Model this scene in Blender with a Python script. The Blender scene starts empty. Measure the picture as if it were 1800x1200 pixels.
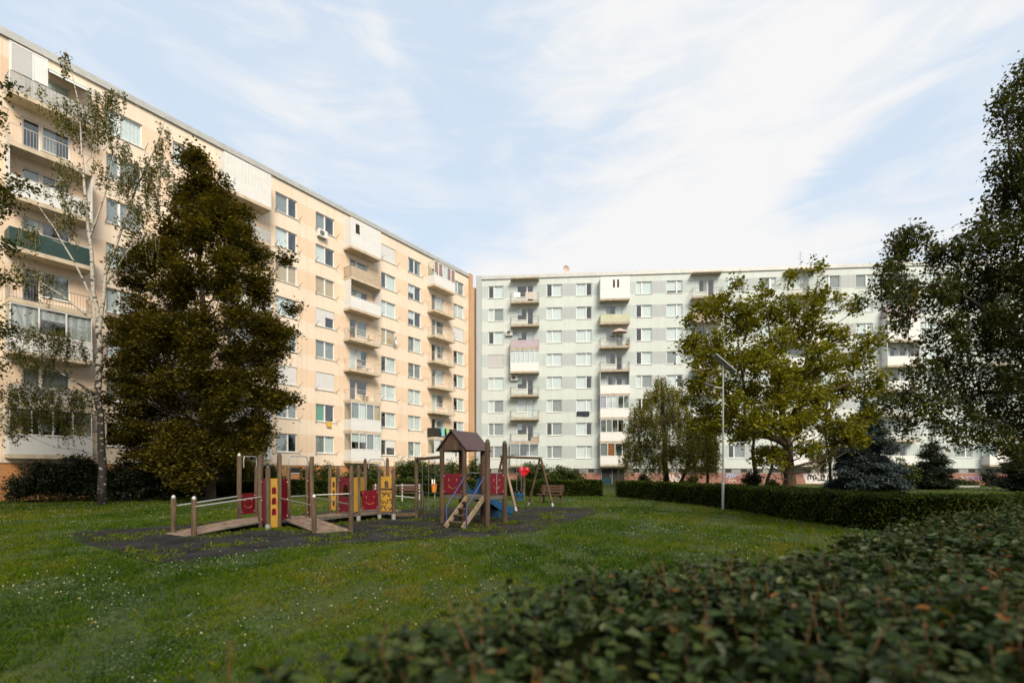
import bpy, math, random
import numpy as np
from mathutils import Vector, Matrix
R = math.radians
S = bpy.context.scene
COL = S.collection
F, CX, HY, EYE = 855.0, 900.0, 826.0, 1.65

def W(px, py, Y):
    """point of the place seen at photo pixel px, py at depth Y"""
    return Vector(((px - CX) / F * Y, Y, EYE + (HY - py) / F * Y))

def G(px, py):
    """point of the ground seen at photo pixel px, py"""
    Y = EYE * F / (py - HY)
    return Vector(((px - CX) / F * Y, Y, 0.0))

# ------------------------------------------------------------------ materials
def mat(name, col, rough=0.75, var=0.12, scale=3.0, bump=0.0, metal=0.0, col2=None, spec=0.4, stretch=None, detail=4.0, bscale=None):
    m = bpy.data.materials.new(name)
    m.use_nodes = True
    nt = m.node_tree
    b = nt.nodes['Principled BSDF']
    b.inputs['Roughness'].default_value = rough
    b.inputs['Metallic'].default_value = metal
    b.inputs['Specular IOR Level'].default_value = spec
    tc = nt.nodes.new('ShaderNodeTexCoord')
    vec = tc.outputs['Object']
    if stretch:
        mp = nt.nodes.new('ShaderNodeMapping')
        mp.inputs['Scale'].default_value = stretch
        nt.links.new(vec, mp.inputs['Vector'])
        vec = mp.outputs['Vector']
    n = nt.nodes.new('ShaderNodeTexNoise')
    n.inputs['Scale'].default_value = scale
    n.inputs['Detail'].default_value = detail
    n.inputs['Roughness'].default_value = 0.62
    nt.links.new(vec, n.inputs['Vector'])
    ramp = nt.nodes.new('ShaderNodeValToRGB')
    c = np.array(col[:3])
    lo = c * (1 - var)
    hi = np.array(col2[:3]) if col2 else c * (1 + var)
    ramp.color_ramp.elements[0].position = 0.3
    ramp.color_ramp.elements[1].position = 0.7
    ramp.color_ramp.elements[0].color = (*lo, 1)
    ramp.color_ramp.elements[1].color = (*np.clip(hi, 0, 1), 1)
    nt.links.new(n.outputs['Fac'], ramp.inputs['Fac'])
    nt.links.new(ramp.outputs['Color'], b.inputs['Base Color'])
    if bump:
        bn = nt.nodes.new('ShaderNodeBump')
        bn.inputs['Strength'].default_value = bump
        bn.inputs['Distance'].default_value = 0.02
        n2 = nt.nodes.new('ShaderNodeTexNoise')
        n2.inputs['Scale'].default_value = bscale or scale * 6
        n2.inputs['Detail'].default_value = 5
        nt.links.new(vec, n2.inputs['Vector'])
        nt.links.new(n2.outputs['Fac'], bn.inputs['Height'])
        nt.links.new(bn.outputs['Normal'], b.inputs['Normal'])
    return m

def leaf_mat(name, cols, rough=0.5, trans=0.3, spec=0.3, tint=(1.0, 1.0, 0.6)):
    """foliage: the colour of each leaf comes from its own stored number"""
    m = bpy.data.materials.new(name)
    m.use_nodes = True
    nt = m.node_tree
    b = nt.nodes['Principled BSDF']
    b.inputs['Roughness'].default_value = rough
    b.inputs['Specular IOR Level'].default_value = spec
    at = nt.nodes.new('ShaderNodeAttribute')
    at.attribute_name = 'rnd'
    ramp = nt.nodes.new('ShaderNodeValToRGB')
    e = ramp.color_ramp.elements
    while len(e) < len(cols):
        e.new(0.5)
    for i, c in enumerate(cols):
        e[i].position = i / (len(cols) - 1)
        e[i].color = (*c, 1)
    nt.links.new(at.outputs['Fac'], ramp.inputs['Fac'])
    nt.links.new(ramp.outputs['Color'], b.inputs['Base Color'])
    tr = nt.nodes.new('ShaderNodeBsdfTranslucent')
    mul = nt.nodes.new('ShaderNodeMixRGB')
    mul.blend_type = 'MULTIPLY'
    mul.inputs[0].default_value = 1.0
    mul.inputs[2].default_value = (*tint, 1)
    nt.links.new(ramp.outputs['Color'], mul.inputs[1])
    nt.links.new(mul.outputs[0], tr.inputs['Color'])
    mx = nt.nodes.new('ShaderNodeMixShader')
    mx.inputs[0].default_value = trans
    nt.links.new(b.outputs[0], mx.inputs[1])
    nt.links.new(tr.outputs[0], mx.inputs[2])
    nt.links.new(mx.outputs[0], nt.nodes['Material Output'].inputs['Surface'])
    return m

def brick_mat(name, c1, c2, mortar, sx=4.0):
    m = mat(name, c1, 0.85, 0.2, 2.0)
    nt = m.node_tree
    b = nt.nodes['Principled BSDF']
    tc = nt.nodes.new('ShaderNodeTexCoord')
    sp = nt.nodes.new('ShaderNodeSeparateXYZ')
    cb = nt.nodes.new('ShaderNodeCombineXYZ')
    ad = nt.nodes.new('ShaderNodeMath')
    ad.operation = 'ADD'
    nt.links.new(tc.outputs['Object'], sp.inputs[0])
    nt.links.new(sp.outputs[0], ad.inputs[0])
    nt.links.new(sp.outputs[1], ad.inputs[1])
    nt.links.new(ad.outputs[0], cb.inputs[0])
    nt.links.new(sp.outputs[2], cb.inputs[1])
    br = nt.nodes.new('ShaderNodeTexBrick')
    br.inputs['Scale'].default_value = sx
    br.inputs['Mortar Size'].default_value = 0.03
    br.inputs['Color1'].default_value = (*c1, 1)
    br.inputs['Color2'].default_value = (*c2, 1)
    br.inputs['Mortar'].default_value = (*mortar, 1)
    nt.links.new(cb.outputs[0], br.inputs['Vector'])
    n = nt.nodes.new('ShaderNodeTexNoise')
    n.inputs['Scale'].default_value = 0.9
    n.inputs['Detail'].default_value = 5
    nt.links.new(tc.outputs['Object'], n.inputs['Vector'])
    mr = nt.nodes.new('ShaderNodeMapRange')
    mr.inputs[1].default_value = 0.3
    mr.inputs[2].default_value = 0.7
    mr.inputs[3].default_value = 0.75
    mr.inputs[4].default_value = 1.2
    nt.links.new(n.outputs['Fac'], mr.inputs[0])
    mx = nt.nodes.new('ShaderNodeVectorMath')
    mx.operation = 'SCALE'
    nt.links.new(br.outputs['Color'], mx.inputs[0])
    nt.links.new(mr.outputs[0], mx.inputs['Scale'])
    nt.links.new(mx.outputs[0], b.inputs['Base Color'])
    return m

def facade_mat(name, col, dirt):
    """painted panel facade: fine render grain, rain streaks below the sills, big soft patches"""
    m = bpy.data.materials.new(name)
    m.use_nodes = True
    nt = m.node_tree
    b = nt.nodes['Principled BSDF']
    b.inputs['Roughness'].default_value = 0.9
    b.inputs['Specular IOR Level'].default_value = 0.15
    tc = nt.nodes.new('ShaderNodeTexCoord')
    def noise(scale, stretch, detail=5):
        mp = nt.nodes.new('ShaderNodeMapping')
        mp.inputs['Scale'].default_value = stretch
        nt.links.new(tc.outputs['Object'], mp.inputs['Vector'])
        n = nt.nodes.new('ShaderNodeTexNoise')
        n.inputs['Scale'].default_value = scale
        n.inputs['Detail'].default_value = detail
        nt.links.new(mp.outputs[0], n.inputs['Vector'])
        return n.outputs['Fac']
    def rng(v, a, b_, c, d):
        mr = nt.nodes.new('ShaderNodeMapRange')
        for i, x in enumerate((a, b_, c, d)):
            mr.inputs[i + 1].default_value = x
        nt.links.new(v, mr.inputs[0])
        return mr.outputs[0]
    streak = rng(noise(1.0, (3.2, 3.2, 0.22)), 0.5, 0.78, 0.0, dirt)
    patch = rng(noise(0.35, (1, 1, 1)), 0.4, 0.75, 0.0, dirt * 0.8)
    ad = nt.nodes.new('ShaderNodeMath')
    ad.operation = 'ADD'
    nt.links.new(streak, ad.inputs[0])
    nt.links.new(patch, ad.inputs[1])
    mx = nt.nodes.new('ShaderNodeMixRGB')
    mx.inputs[1].default_value = (*col, 1)
    mx.inputs[2].default_value = (col[0] * .62, col[1] * .56, col[2] * .5, 1)
    nt.links.new(ad.outputs[0], mx.inputs[0])
    nt.links.new(mx.outputs[0], b.inputs['Base Color'])
    return m

def glass_mat():
    m = bpy.data.materials.new('window_glass')
    m.use_nodes = True
    nt = m.node_tree
    nt.nodes.remove(nt.nodes['Principled BSDF'])
    t = nt.nodes.new('ShaderNodeBsdfTransparent')
    t.inputs[0].default_value = (.93, .96, .95, 1)
    g = nt.nodes.new('ShaderNodeBsdfGlossy')
    g.inputs['Roughness'].default_value = 0.03
    g.inputs['Color'].default_value = (.92, .95, .97, 1)
    lw = nt.nodes.new('ShaderNodeLayerWeight')
    pw = nt.nodes.new('ShaderNodeMath')
    pw.operation = 'POWER'
    pw.inputs[1].default_value = 3.0
    nt.links.new(lw.outputs['Facing'], pw.inputs[0])
    ad = nt.nodes.new('ShaderNodeMath')
    ad.operation = 'MULTIPLY_ADD'
    ad.inputs[1].default_value = 0.55
    ad.inputs[2].default_value = 0.085
    ad.use_clamp = True
    nt.links.new(pw.outputs[0], ad.inputs[0])
    mx = nt.nodes.new('ShaderNodeMixShader')
    nt.links.new(ad.outputs[0], mx.inputs[0])
    nt.links.new(t.outputs[0], mx.inputs[1])
    nt.links.new(g.outputs[0], mx.inputs[2])
    nt.links.new(mx.outputs[0], nt.nodes['Material Output'].inputs['Surface'])
    return m

M = {}
M['cream'] = facade_mat('cream_render', (.75, .625, .50), .24)
M['peach'] = facade_mat('peach_render', (.715, .55, .405), .24)
M['mint'] = facade_mat('pale_mint_render', (.555, .595, .57), .22)
M['sage'] = facade_mat('sage_render', (.445, .50, .49), .22)
M['stone'] = facade_mat('stone_grey_render', (.415, .44, .445), .22)
M['orange'] = facade_mat('orange_render', (.52, .32, .185), .35)
M['joint'] = mat('panel_joint', (.60, .47, .32), .9, .1)
M['joint_r'] = mat('panel_joint_grey', (.45, .47, .42), .9, .1)
M['brick_l'] = brick_mat('orange_brick', (.50, .21, .06), (.42, .17, .05), (.36, .22, .12))
M['brick_r'] = brick_mat('red_brick', (.33, .13, .085), (.27, .10, .07), (.30, .22, .18))
M['plinth_grey'] = mat('grey_plinth_band', (.27, .26, .25), .85, .15)
M['dark'] = mat('dark_opening', (.02, .02, .022), .6, .3)
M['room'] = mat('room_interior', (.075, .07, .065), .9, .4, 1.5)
M['white'] = mat('white_plastic', (.70, .69, .67), .45, .04, 8)
M['offwhite'] = mat('off_white_panel', (.66, .65, .63), .6, .05, 2)
M['cap'] = mat('roof_metal', (.42, .42, .40), .5, .12, 2, metal=.2)
M['slab'] = mat('balcony_concrete', (.52, .43, .31), .85, .18, 2)
M['slab_r'] = mat('balcony_concrete_brown', (.38, .32, .24), .85, .2, 2)
M['rail'] = mat('railing_steel', (.17, .16, .15), .5, .1, metal=.3)
M['rail_l'] = mat('railing_pale_steel', (.50, .47, .42), .5, .1, metal=.1)
M['tan'] = mat('tan_board', (.46, .36, .26), .7, .15, 6)
M['greyboard'] = mat('grey_board', (.40, .39, .37), .7, .15, 6)
M['greenboard'] = mat('dark_green_board', (.02, .05, .045), .5, .2, 6)
M['blackboard'] = mat('black_board', (.025, .022, .02), .5, .2, 6)
M['pink'] = mat('faded_pink_board', (.42, .34, .38), .7, .1, 6)
M['yellow_b'] = mat('pale_yellow_board', (.48, .48, .33), .7, .1, 6)
M['c_white'] = mat('white_curtain', (.72, .74, .76), .9, .05, 6)
M['c_grey'] = mat('grey_curtain', (.27, .28, .28), .9, .1, 6)
M['c_tan'] = mat('tan_blind', (.56, .40, .24), .8, .06, 6)
M['c_green'] = mat('green_curtain', (.07, .30, .20), .9, .15, 6)
M['c_brown'] = mat('brown_curtain', (.36, .13, .05), .9, .2, 6)
M['c_violet'] = mat('violet_curtain', (.45, .38, .55), .9, .1, 6)
M['shutter'] = mat('roller_shutter', (.62, .61, .60), .6, .03, 2)
M['shutter_g'] = mat('grey_roller_shutter', (.47, .46, .46), .6, .03, 2)
M['awning'] = mat('white_awning_cloth', (.70, .69, .67), .8, .04, 2)
M['glass'] = glass_mat()
M['wood'] = mat('weathered_post_wood', (.042, .026, .013), .85, .5, 9, bump=.5, stretch=(1, 1, .12), col2=(.125, .080, .042), bscale=30)
M['wood_d'] = mat('dark_stained_wood', (.045, .025, .014), .8, .4, 9, bump=.4, stretch=(1, 1, .12), col2=(.105, .06, .035), bscale=30)
M['wood_l'] = mat('pale_bare_wood', (.20, .14, .08), .8, .3, 9, bump=.3, stretch=(1, 1, .2), col2=(.30, .22, .14), bscale=30)
M['deck'] = mat('worn_deck_board', (.13, .085, .058), .88, .4, 5, bump=.4, col2=(.25, .17, .12))
M['deck_edge'] = mat('deck_side_board', (.10, .085, .07), .8, .3, 5)
M['red'] = mat('red_hdpe_panel', (.12, .003, .009), .42, .15, 4)
M['red_d'] = mat('dark_red_hdpe_panel', (.085, .002, .007), .42, .15, 4)
M['yellow'] = mat('yellow_hdpe_panel', (.42, .235, .035), .45, .12, 4)
M['engrave'] = mat('engraved_yellow_line', (.34, .17, .06), .6, .1, 4)
M['steel'] = mat('galvanised_tube', (.36, .355, .34), .5, .1, 8, metal=.6)
M['steel_d'] = mat('dull_steel', (.28, .28, .28), .5, .15, 8, metal=.4)
M['bolt'] = mat('bolt_head', (.70, .64, .62), .35, .1, 8, metal=.3)
M['blue'] = mat('blue_plastic', (.012, .065, .15), .45, .15, 4)
M['blue_d'] = mat('dark_blue_plastic', (.012, .045, .075), .4, .2, 4)
M['blue_tube'] = mat('violet_blue_painted_tube', (.032, .042, .125), .5, .15, 6)
M['rope'] = mat('blue_green_rope', (.035, .07, .085), .9, .2, 20)
M['rope_l'] = mat('pale_rope', (.13, .11, .075), .9, .2, 20)
M['roof_play'] = mat('brown_violet_roof_board', (.060, .034, .034), .6, .12, 3)
M['bright_red'] = mat('bright_red_plastic', (.40, .005, .012), .3, .1, 4)
M['bin'] = mat('orange_plastic', (.62, .20, .03), .5, .1, 4)
M['cap_d'] = mat('dark_post_cap', (.05, .045, .045), .4, .2, 8)
M['cap_l'] = mat('metal_post_cap', (.45, .43, .40), .35, .1, 8, metal=.4)
M['concrete'] = mat('grey_concrete', (.33, .32, .30), .9, .15, 5)
M['bench'] = mat('bench_plank', (.085, .042, .027), .8, .3, 8, stretch=(.3, 1, 1))
M['lamp_grey'] = mat('galvanised_lamp_pole', (.36, .37, .36), .45, .08, 5, metal=.4)
M['lamp_dark'] = mat('lamp_housing', (.05, .05, .05), .45, .1, 5)
M['solar'] = mat('solar_cells', (.03, .035, .05), .25, .1, 5)
M['bark'] = mat('bark', (.024, .018, .012), .95, .5, 6, bump=.6, stretch=(1, 1, .25), col2=(.055, .042, .028))
M['bark_m'] = mat('brown_bark', (.04, .026, .014), .95, .5, 6, bump=.8, stretch=(1, 1, .25), col2=(.085, .056, .030))
M['graf_w'] = mat('white_spray_paint', (.62, .58, .55), .8, .15, 4)
M['graf_b'] = mat('blue_spray_paint', (.30, .38, .55), .8, .15, 4)
M['graf_k'] = mat('black_spray_paint', (.03, .03, .035), .8, .2, 4)

def birch_bark():
    m = mat('birch_bark', (.42, .38, .33), .8, .15, 5)
    nt = m.node_tree
    b = nt.nodes['Principled BSDF']
    tc = nt.nodes.new('ShaderNodeTexCoord')
    mp = nt.nodes.new('ShaderNodeMapping')
    mp.inputs['Scale'].default_value = (3.5, 3.5, 7)
    nt.links.new(tc.outputs['Object'], mp.inputs['Vector'])
    n = nt.nodes.new('ShaderNodeTexNoise')
    n.inputs['Scale'].default_value = 1.3
    n.inputs['Detail'].default_value = 4
    nt.links.new(mp.outputs[0], n.inputs['Vector'])
    sp = nt.nodes.new('ShaderNodeSeparateXYZ')
    nt.links.new(tc.outputs['Object'], sp.inputs[0])
    mr = nt.nodes.new('ShaderNodeMapRange')       # the foot of an old birch is black and corky
    for i, x in enumerate((4.0, 9.5, -.17, .03)):
        mr.inputs[i + 1].default_value = x
    nt.links.new(sp.outputs[2], mr.inputs[0])
    ad = nt.nodes.new('ShaderNodeMath')
    ad.operation = 'ADD'
    nt.links.new(n.outputs['Fac'], ad.inputs[0])
    nt.links.new(mr.outputs[0], ad.inputs[1])
    ramp = nt.nodes.new('ShaderNodeValToRGB')
    ramp.color_ramp.elements[0].position = .40
    ramp.color_ramp.elements[0].color = (.035, .028, .022, 1)
    ramp.color_ramp.elements[1].position = .50
    ramp.color_ramp.elements[1].color = (.44, .40, .34, 1)
    nt.links.new(ad.outputs[0], ramp.inputs['Fac'])
    nt.links.new(ramp.outputs[0], b.inputs['Base Color'])
    return m
M['birch'] = birch_bark()

# ------------------------------------------------------------------ mesh builder
class MB:
    def __init__(s):
        s.v, s.f, s.mi, s.mats = [], [], [], []
    def m(s, mt):
        mt = M[mt] if isinstance(mt, str) else mt
        if mt not in s.mats:
            s.mats.append(mt)
        return s.mats.index(mt)
    def face(s, pts, mt):
        i = len(s.v)
        s.v += [tuple(p) for p in pts]
        s.f.append(tuple(range(i, i + len(pts))))
        s.mi.append(s.m(mt))
    def box(s, x0, x1, y0, y1, z0, z1, mt, mtx=None):
        P = [Vector((x, y, z)) for x in (x0, x1) for y in (y0, y1) for z in (z0, z1)]
        if mtx is not None:
            P = [mtx @ p for p in P]
        i = len(s.v)
        s.v += [tuple(p) for p in P]
        k = s.m(mt)
        for q in ((0, 1, 3, 2), (4, 6, 7, 5), (0, 4, 5, 1), (2, 3, 7, 6), (0, 2, 6, 4), (1, 5, 7, 3)):
            s.f.append(tuple(i + a for a in q))
            s.mi.append(k)
        return s
    def bar(s, a, b, w, h, mt, up=Vector((0, 0, 1))):
        """rectangular bar from a to b; w across, h along up"""
        a, b = Vector(a), Vector(b)
        d = (b - a)
        L = d.length
        d.normalize()
        x = d.cross(up)
        if x.length < 1e-4:
            x = Vector((1, 0, 0))
        x.normalize()
        z = x.cross(d)
        mtx = Matrix((( x[0], d[0], z[0], a[0]), (x[1], d[1], z[1], a[1]), (x[2], d[2], z[2], a[2]), (0, 0, 0, 1)))
        return s.box(-w / 2, w / 2, 0, L, -h / 2, h / 2, mt, mtx)
    def tube(s, pts, rad, mt, n=8, caps=True):
        pts = [Vector(p) for p in pts]
        if not hasattr(rad, '__len__'):
            rad = [rad] * len(pts)
        k = s.m(mt)
        rings = []
        ref = None
        for i, p in enumerate(pts):
            if i == 0:
                d = pts[1] - p
            elif i == len(pts) - 1:
                d = p - pts[i - 1]
            else:
                d = (pts[i + 1] - pts[i - 1])
            d.normalize()
            if ref is None:
                ref = Vector((1, 0, 0)) if abs(d.x) < .8 else Vector((0, 1, 0))
            x = (ref - d * ref.dot(d)).normalized()
            ref = x
            y = d.cross(x)
            base = len(s.v)
            for j in range(n):
                t = 2 * math.pi * j / n
                s.v.append(tuple(p + (x * math.cos(t) + y * math.sin(t)) * rad[i]))
            rings.append(base)
        for a, b in zip(rings, rings[1:]):
            for j in range(n):
                s.f.append((a + j, a + (j + 1) % n, b + (j + 1) % n, b + j))
                s.mi.append(k)
        if caps:
            s.f.append(tuple(rings[0] + j for j in reversed(range(n))))
            s.mi.append(k)
            s.f.append(tuple(rings[-1] + j for j in range(n)))
            s.mi.append(k)
        return s
    def prism(s, poly, z0, z1, mt, mts=None):
        """vertical prism over a ground polygon [(x, y)]; z0, z1 numbers or per-vertex lists"""
        n = len(poly)
        za = z0 if hasattr(z0, '__len__') else [z0] * n
        zb = z1 if hasattr(z1, '__len__') else [z1] * n
        i = len(s.v)
        s.v += [(p[0], p[1], z) for p, z in zip(poly, za)] + [(p[0], p[1], z) for p, z in zip(poly, zb)]
        k, k2 = s.m(mt), s.m(mts or mt)
        s.f.append(tuple(i + n + j for j in range(n)))
        s.mi.append(k)
        s.f.append(tuple(i + j for j in reversed(range(n))))
        s.mi.append(k2)
        for j in range(n):
            s.f.append((i + j, i + (j + 1) % n, i + n + (j + 1) % n, i + n + j))
            s.mi.append(k2)
        return s
    def plate(s, outline, holes_mtx, th, mt):
        """flat panel: 2-D outline (x, z) given thickness th along y, placed by a matrix"""
        n = len(outline)
        i = len(s.v)
        for y in (-th / 2, th / 2):
            s.v += [tuple(holes_mtx @ Vector((x, y, z))) for x, z in outline]
        k = s.m(mt)
        s.f.append(tuple(i + j for j in range(n)))
        s.mi.append(k)
        s.f.append(tuple(i + n + j for j in reversed(range(n))))
        s.mi.append(k)
        for j in range(n):
            s.f.append((i + j, i + n + j, i + n + (j + 1) % n, i + (j + 1) % n))
            s.mi.append(k)
        return s
    def ball(s, c, r, mt, nu=10, nv=6, sq=(1, 1, 1)):
        k = s.m(mt)
        i = len(s.v)
        c = Vector(c)
        for a in range(nv + 1):
            t = math.pi * a / nv
            for b in range(nu):
                p = 2 * math.pi * b / nu
                s.v.append((c.x + r * sq[0] * math.sin(t) * math.cos(p), c.y + r * sq[1] * math.sin(t) * math.sin(p), c.z + r * sq[2] * math.cos(t)))
        for a in range(nv):
            for b in range(nu):
                s.f.append((i + a * nu + b, i + (a + 1) * nu + b, i + (a + 1) * nu + (b + 1) % nu, i + a * nu + (b + 1) % nu))
                s.mi.append(k)
        return s
    def mesh(s, name, smooth=False):
        me = bpy.data.meshes.new(name)
        me.from_pydata(s.v, [], s.f)
        for mt in s.mats:
            me.materials.append(mt)
        me.polygons.foreach_set('material_index', s.mi)
        if smooth:
            me.polygons.foreach_set('use_smooth', [True] * len(s.f))
            me.set_sharp_from_angle(angle=R(40))
        me.update()
        return me
    def build(s, name, parent=None, smooth=False):
        return link(name, s.mesh(name, smooth), parent)

def link(name, data, parent=None, loc=None, rot=None):
    o = bpy.data.objects.new(name, data)
    COL.objects.link(o)
    if parent:
        o.parent = parent
    if loc is not None:
        o.location = loc
    if rot is not None:
        o.rotation_euler = rot
    return o

def tag(o, label, cat, group=None):
    o['label'] = label
    o['category'] = cat
    if group:
        o['group'] = group
    return o

def thing(name, label, cat, loc=(0, 0, 0), rz=0.0, group=None):
    o = link(name, None, None, loc, (0, 0, rz))
    o.empty_display_size = .2
    return tag(o, label, cat, group)

def structure(o):
    o['kind'] = 'structure'
    return o

def quads_mesh(name, co, mt, rnd=None, nv=4, smooth=False):
    """co: (N, nv, 3) array of separate polygons"""
    N = co.shape[0]
    me = bpy.data.meshes.new(name)
    me.vertices.add(N * nv)
    me.vertices.foreach_set('co', np.ascontiguousarray(co, dtype=np.float32).ravel())
    me.loops.add(N * nv)
    me.loops.foreach_set('vertex_index', np.arange(N * nv, dtype=np.int32))
    me.polygons.add(N)
    me.polygons.foreach_set('loop_start', np.arange(0, N * nv, nv, dtype=np.int32))
    if rnd is not None:
        a = me.attributes.new('rnd', 'FLOAT', 'POINT')
        a.data.foreach_set('value', np.repeat(np.clip(rnd, 0, 1), nv).astype(np.float32))
    me.materials.append(mt)
    me.update(calc_edges=True)
    return me

def leaves_co(c, L, Wd, rng, up=0.55, droop=0.0):
    """diamond leaves: centres c (N,3), length L, width Wd (arrays or numbers)"""
    N = len(c)
    n = rng.normal(size=(N, 3))
    n[:, 2] = np.abs(n[:, 2]) + up * 2
    n /= np.linalg.norm(n, axis=1, keepdims=True)
    t = rng.normal(size=(N, 3))
    t[:, 2] -= droop * 2
    t -= n * (t * n).sum(1, keepdims=True)
    t /= np.linalg.norm(t, axis=1, keepdims=True) + 1e-9
    b = np.cross(n, t)
    L = (L * np.ones(N))[:, None]
    Wd = (Wd * np.ones(N))[:, None]
    bend = n * L * .10
    return np.stack([c - t * L * .5 - bend, c + b * Wd * .5 - t * L * .08, c + t * L * .5 - bend, c - b * Wd * .5 - t * L * .08], axis=1)

def vnoise(x, y, s, seed=0):
    """cheap smooth 2-D noise in 0..1"""
    r = np.random.default_rng(seed)
    out = np.zeros_like(x)
    for k in range(7):
        a = r.uniform(0, 2 * np.pi)
        f = s * r.uniform(.5, 2.2)
        out += np.sin((x * np.cos(a) + y * np.sin(a)) * f * 2 * np.pi + r.uniform(0, 7)) / 7
    return np.clip(out * 1.4 + .5, 0, 1)
# ------------------------------------------------------------------ apartment buildings
MESH = {}
def cached(key, fn):
    if key not in MESH:
        MESH[key] = fn()
    return MESH[key]

def frame_mesh(w, h, cut, name='window'):
    def f():
        b = MB()
        t = .07
        b.box(-w / 2, w / 2, .10, .17, 0, t, 'white')
        b.box(-w / 2, w / 2, .10, .17, h - t, h, 'white')
        b.box(-w / 2, -w / 2 + t, .10, .17, t, h - t, 'white')
        b.box(w / 2 - t, w / 2, .10, .17, t, h - t, 'white')
        if cut is not None:
            x = -w / 2 + cut * w
            b.box(x - .065, x + .065, .095, .172, t, h - t, 'white')
        return b.mesh(name)
    return cached(('frame', w, h, cut, name), f)

def bracket_mesh():
    def f():
        b = MB()
        b.bar((0, -.01, -.05), (.02, -.55, .22), .022, .022, 'steel_d')
        b.bar((0.004, -.01, -.22), (.014, -.30, .075), .016, .016, 'steel_d')
        return b.mesh('drying_bracket')
    return cached('bracket', f)

def pane_mesh(w, h):
    def f():
        b = MB()
        b.box(-w / 2 + .06, w / 2 - .06, .125, .137, .06, h - .06, 'glass')
        return b.mesh('pane')
    return cached(('pane', w, h), f)

def sill_mesh(w):
    def f():
        b = MB()
        b.box(-w / 2 - .06, w / 2 + .06, -.07, .10, -.05, -.003, 'white')
        return b.mesh('sill')
    return cached(('sill', w), f)

def curtain_mesh(w0, w1, z0, z1, mt, wav=.012):
    def f():
        b = MB()
        n = max(4, int((w1 - w0) / .055))
        for i in range(n):
            xa, xb = w0 + (w1 - w0) * i / n, w0 + (w1 - w0) * (i + 1) / n
            ya, yb = (.20 + wav * math.sin(i * 1.7) for i in (i, i + 1))
            b.face([(xa, ya, z0), (xb, yb, z0), (xb, yb, z1), (xa, ya, z1)], mt)
        return b.mesh('curtain')
    return cached(('curt', w0, w1, z0, z1, mt), f)

def blind_mesh(w0, w1, z0, z1, mt, y=.05):
    def f():
        b = MB()
        n = max(2, int((z1 - z0) / .10))
        for i in range(n):
            za, zb = z0 + (z1 - z0) * i / n, z0 + (z1 - z0) * (i + 1) / n
            b.box(w0, w1, y, y + .03, za + .004, zb - .004, mt)
        b.box(w0, w1, y + .006, y + .02, z0, z1, mt)
        return b.mesh('roller_shutter')
    return cached(('blind', w0, w1, z0, z1, mt, y), f)

def add_window(bld, x, z0, w, h, cut, kind, sill=True, name='window'):
    """one window: frame mesh with pane, sill and whatever hangs in it"""
    o = link(name, frame_mesh(w, h, cut, name), bld, (x, 0, z0))
    link('pane', pane_mesh(w, h), o)
    if sill:
        link('sill', sill_mesh(w), o)
    a, c = -w / 2 + .05, w / 2 - .05
    m_ = -w / 2 + (cut if cut is not None else .5) * w
    big = (m_, c) if m_ < 0 else (a, m_)
    small = (a, m_) if m_ < 0 else (m_, c)
    def cur(r, mt, lo=.04, hi=h - .04):
        link('curtain', curtain_mesh(round(r[0], 3), round(r[1], 3), lo, hi, mt), o)
    def shut(r, mt, lo, hi=h - .02, nm='roller_shutter'):
        link(nm, blind_mesh(round(r[0], 3), round(r[1], 3), lo, hi, mt), o)
    if kind == 'white':
        cur((a, c), 'c_white')
    elif kind == 'net':
        cur(big, 'c_white')
    elif kind == 'netsmall':
        cur(small, 'c_white'); cur(big, 'c_grey')
    elif kind == 'grey':
        cur((a, c), 'c_grey')
    elif kind == 'greybig':
        cur(big, 'c_grey')
    elif kind == 'tan':
        cur((a, c), 'c_tan')
    elif kind == 'half':
        cur(big, 'c_white', h * .45)
    elif kind == 'halfall':
        cur((a, c), 'c_white', h * .22)
    elif kind == 'green':
        cur(small if m_ > 0 else big, 'c_green')
    elif kind == 'edges':
        cur((a, a + .3), 'c_white'); cur((c - .35, c), 'c_grey')
    elif kind == 'shutter':
        shut((a, c), 'shutter', .03)
    elif kind == 'shutter_part':
        shut(big, 'shutter', .03); shut(small, 'shutter', h * .58)
    elif kind == 'shutter_g':
        shut((a, c), 'shutter_g', .03)
    elif kind == 'blind_half':
        shut(big, 'offwhite', h * .5)
    return o

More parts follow.
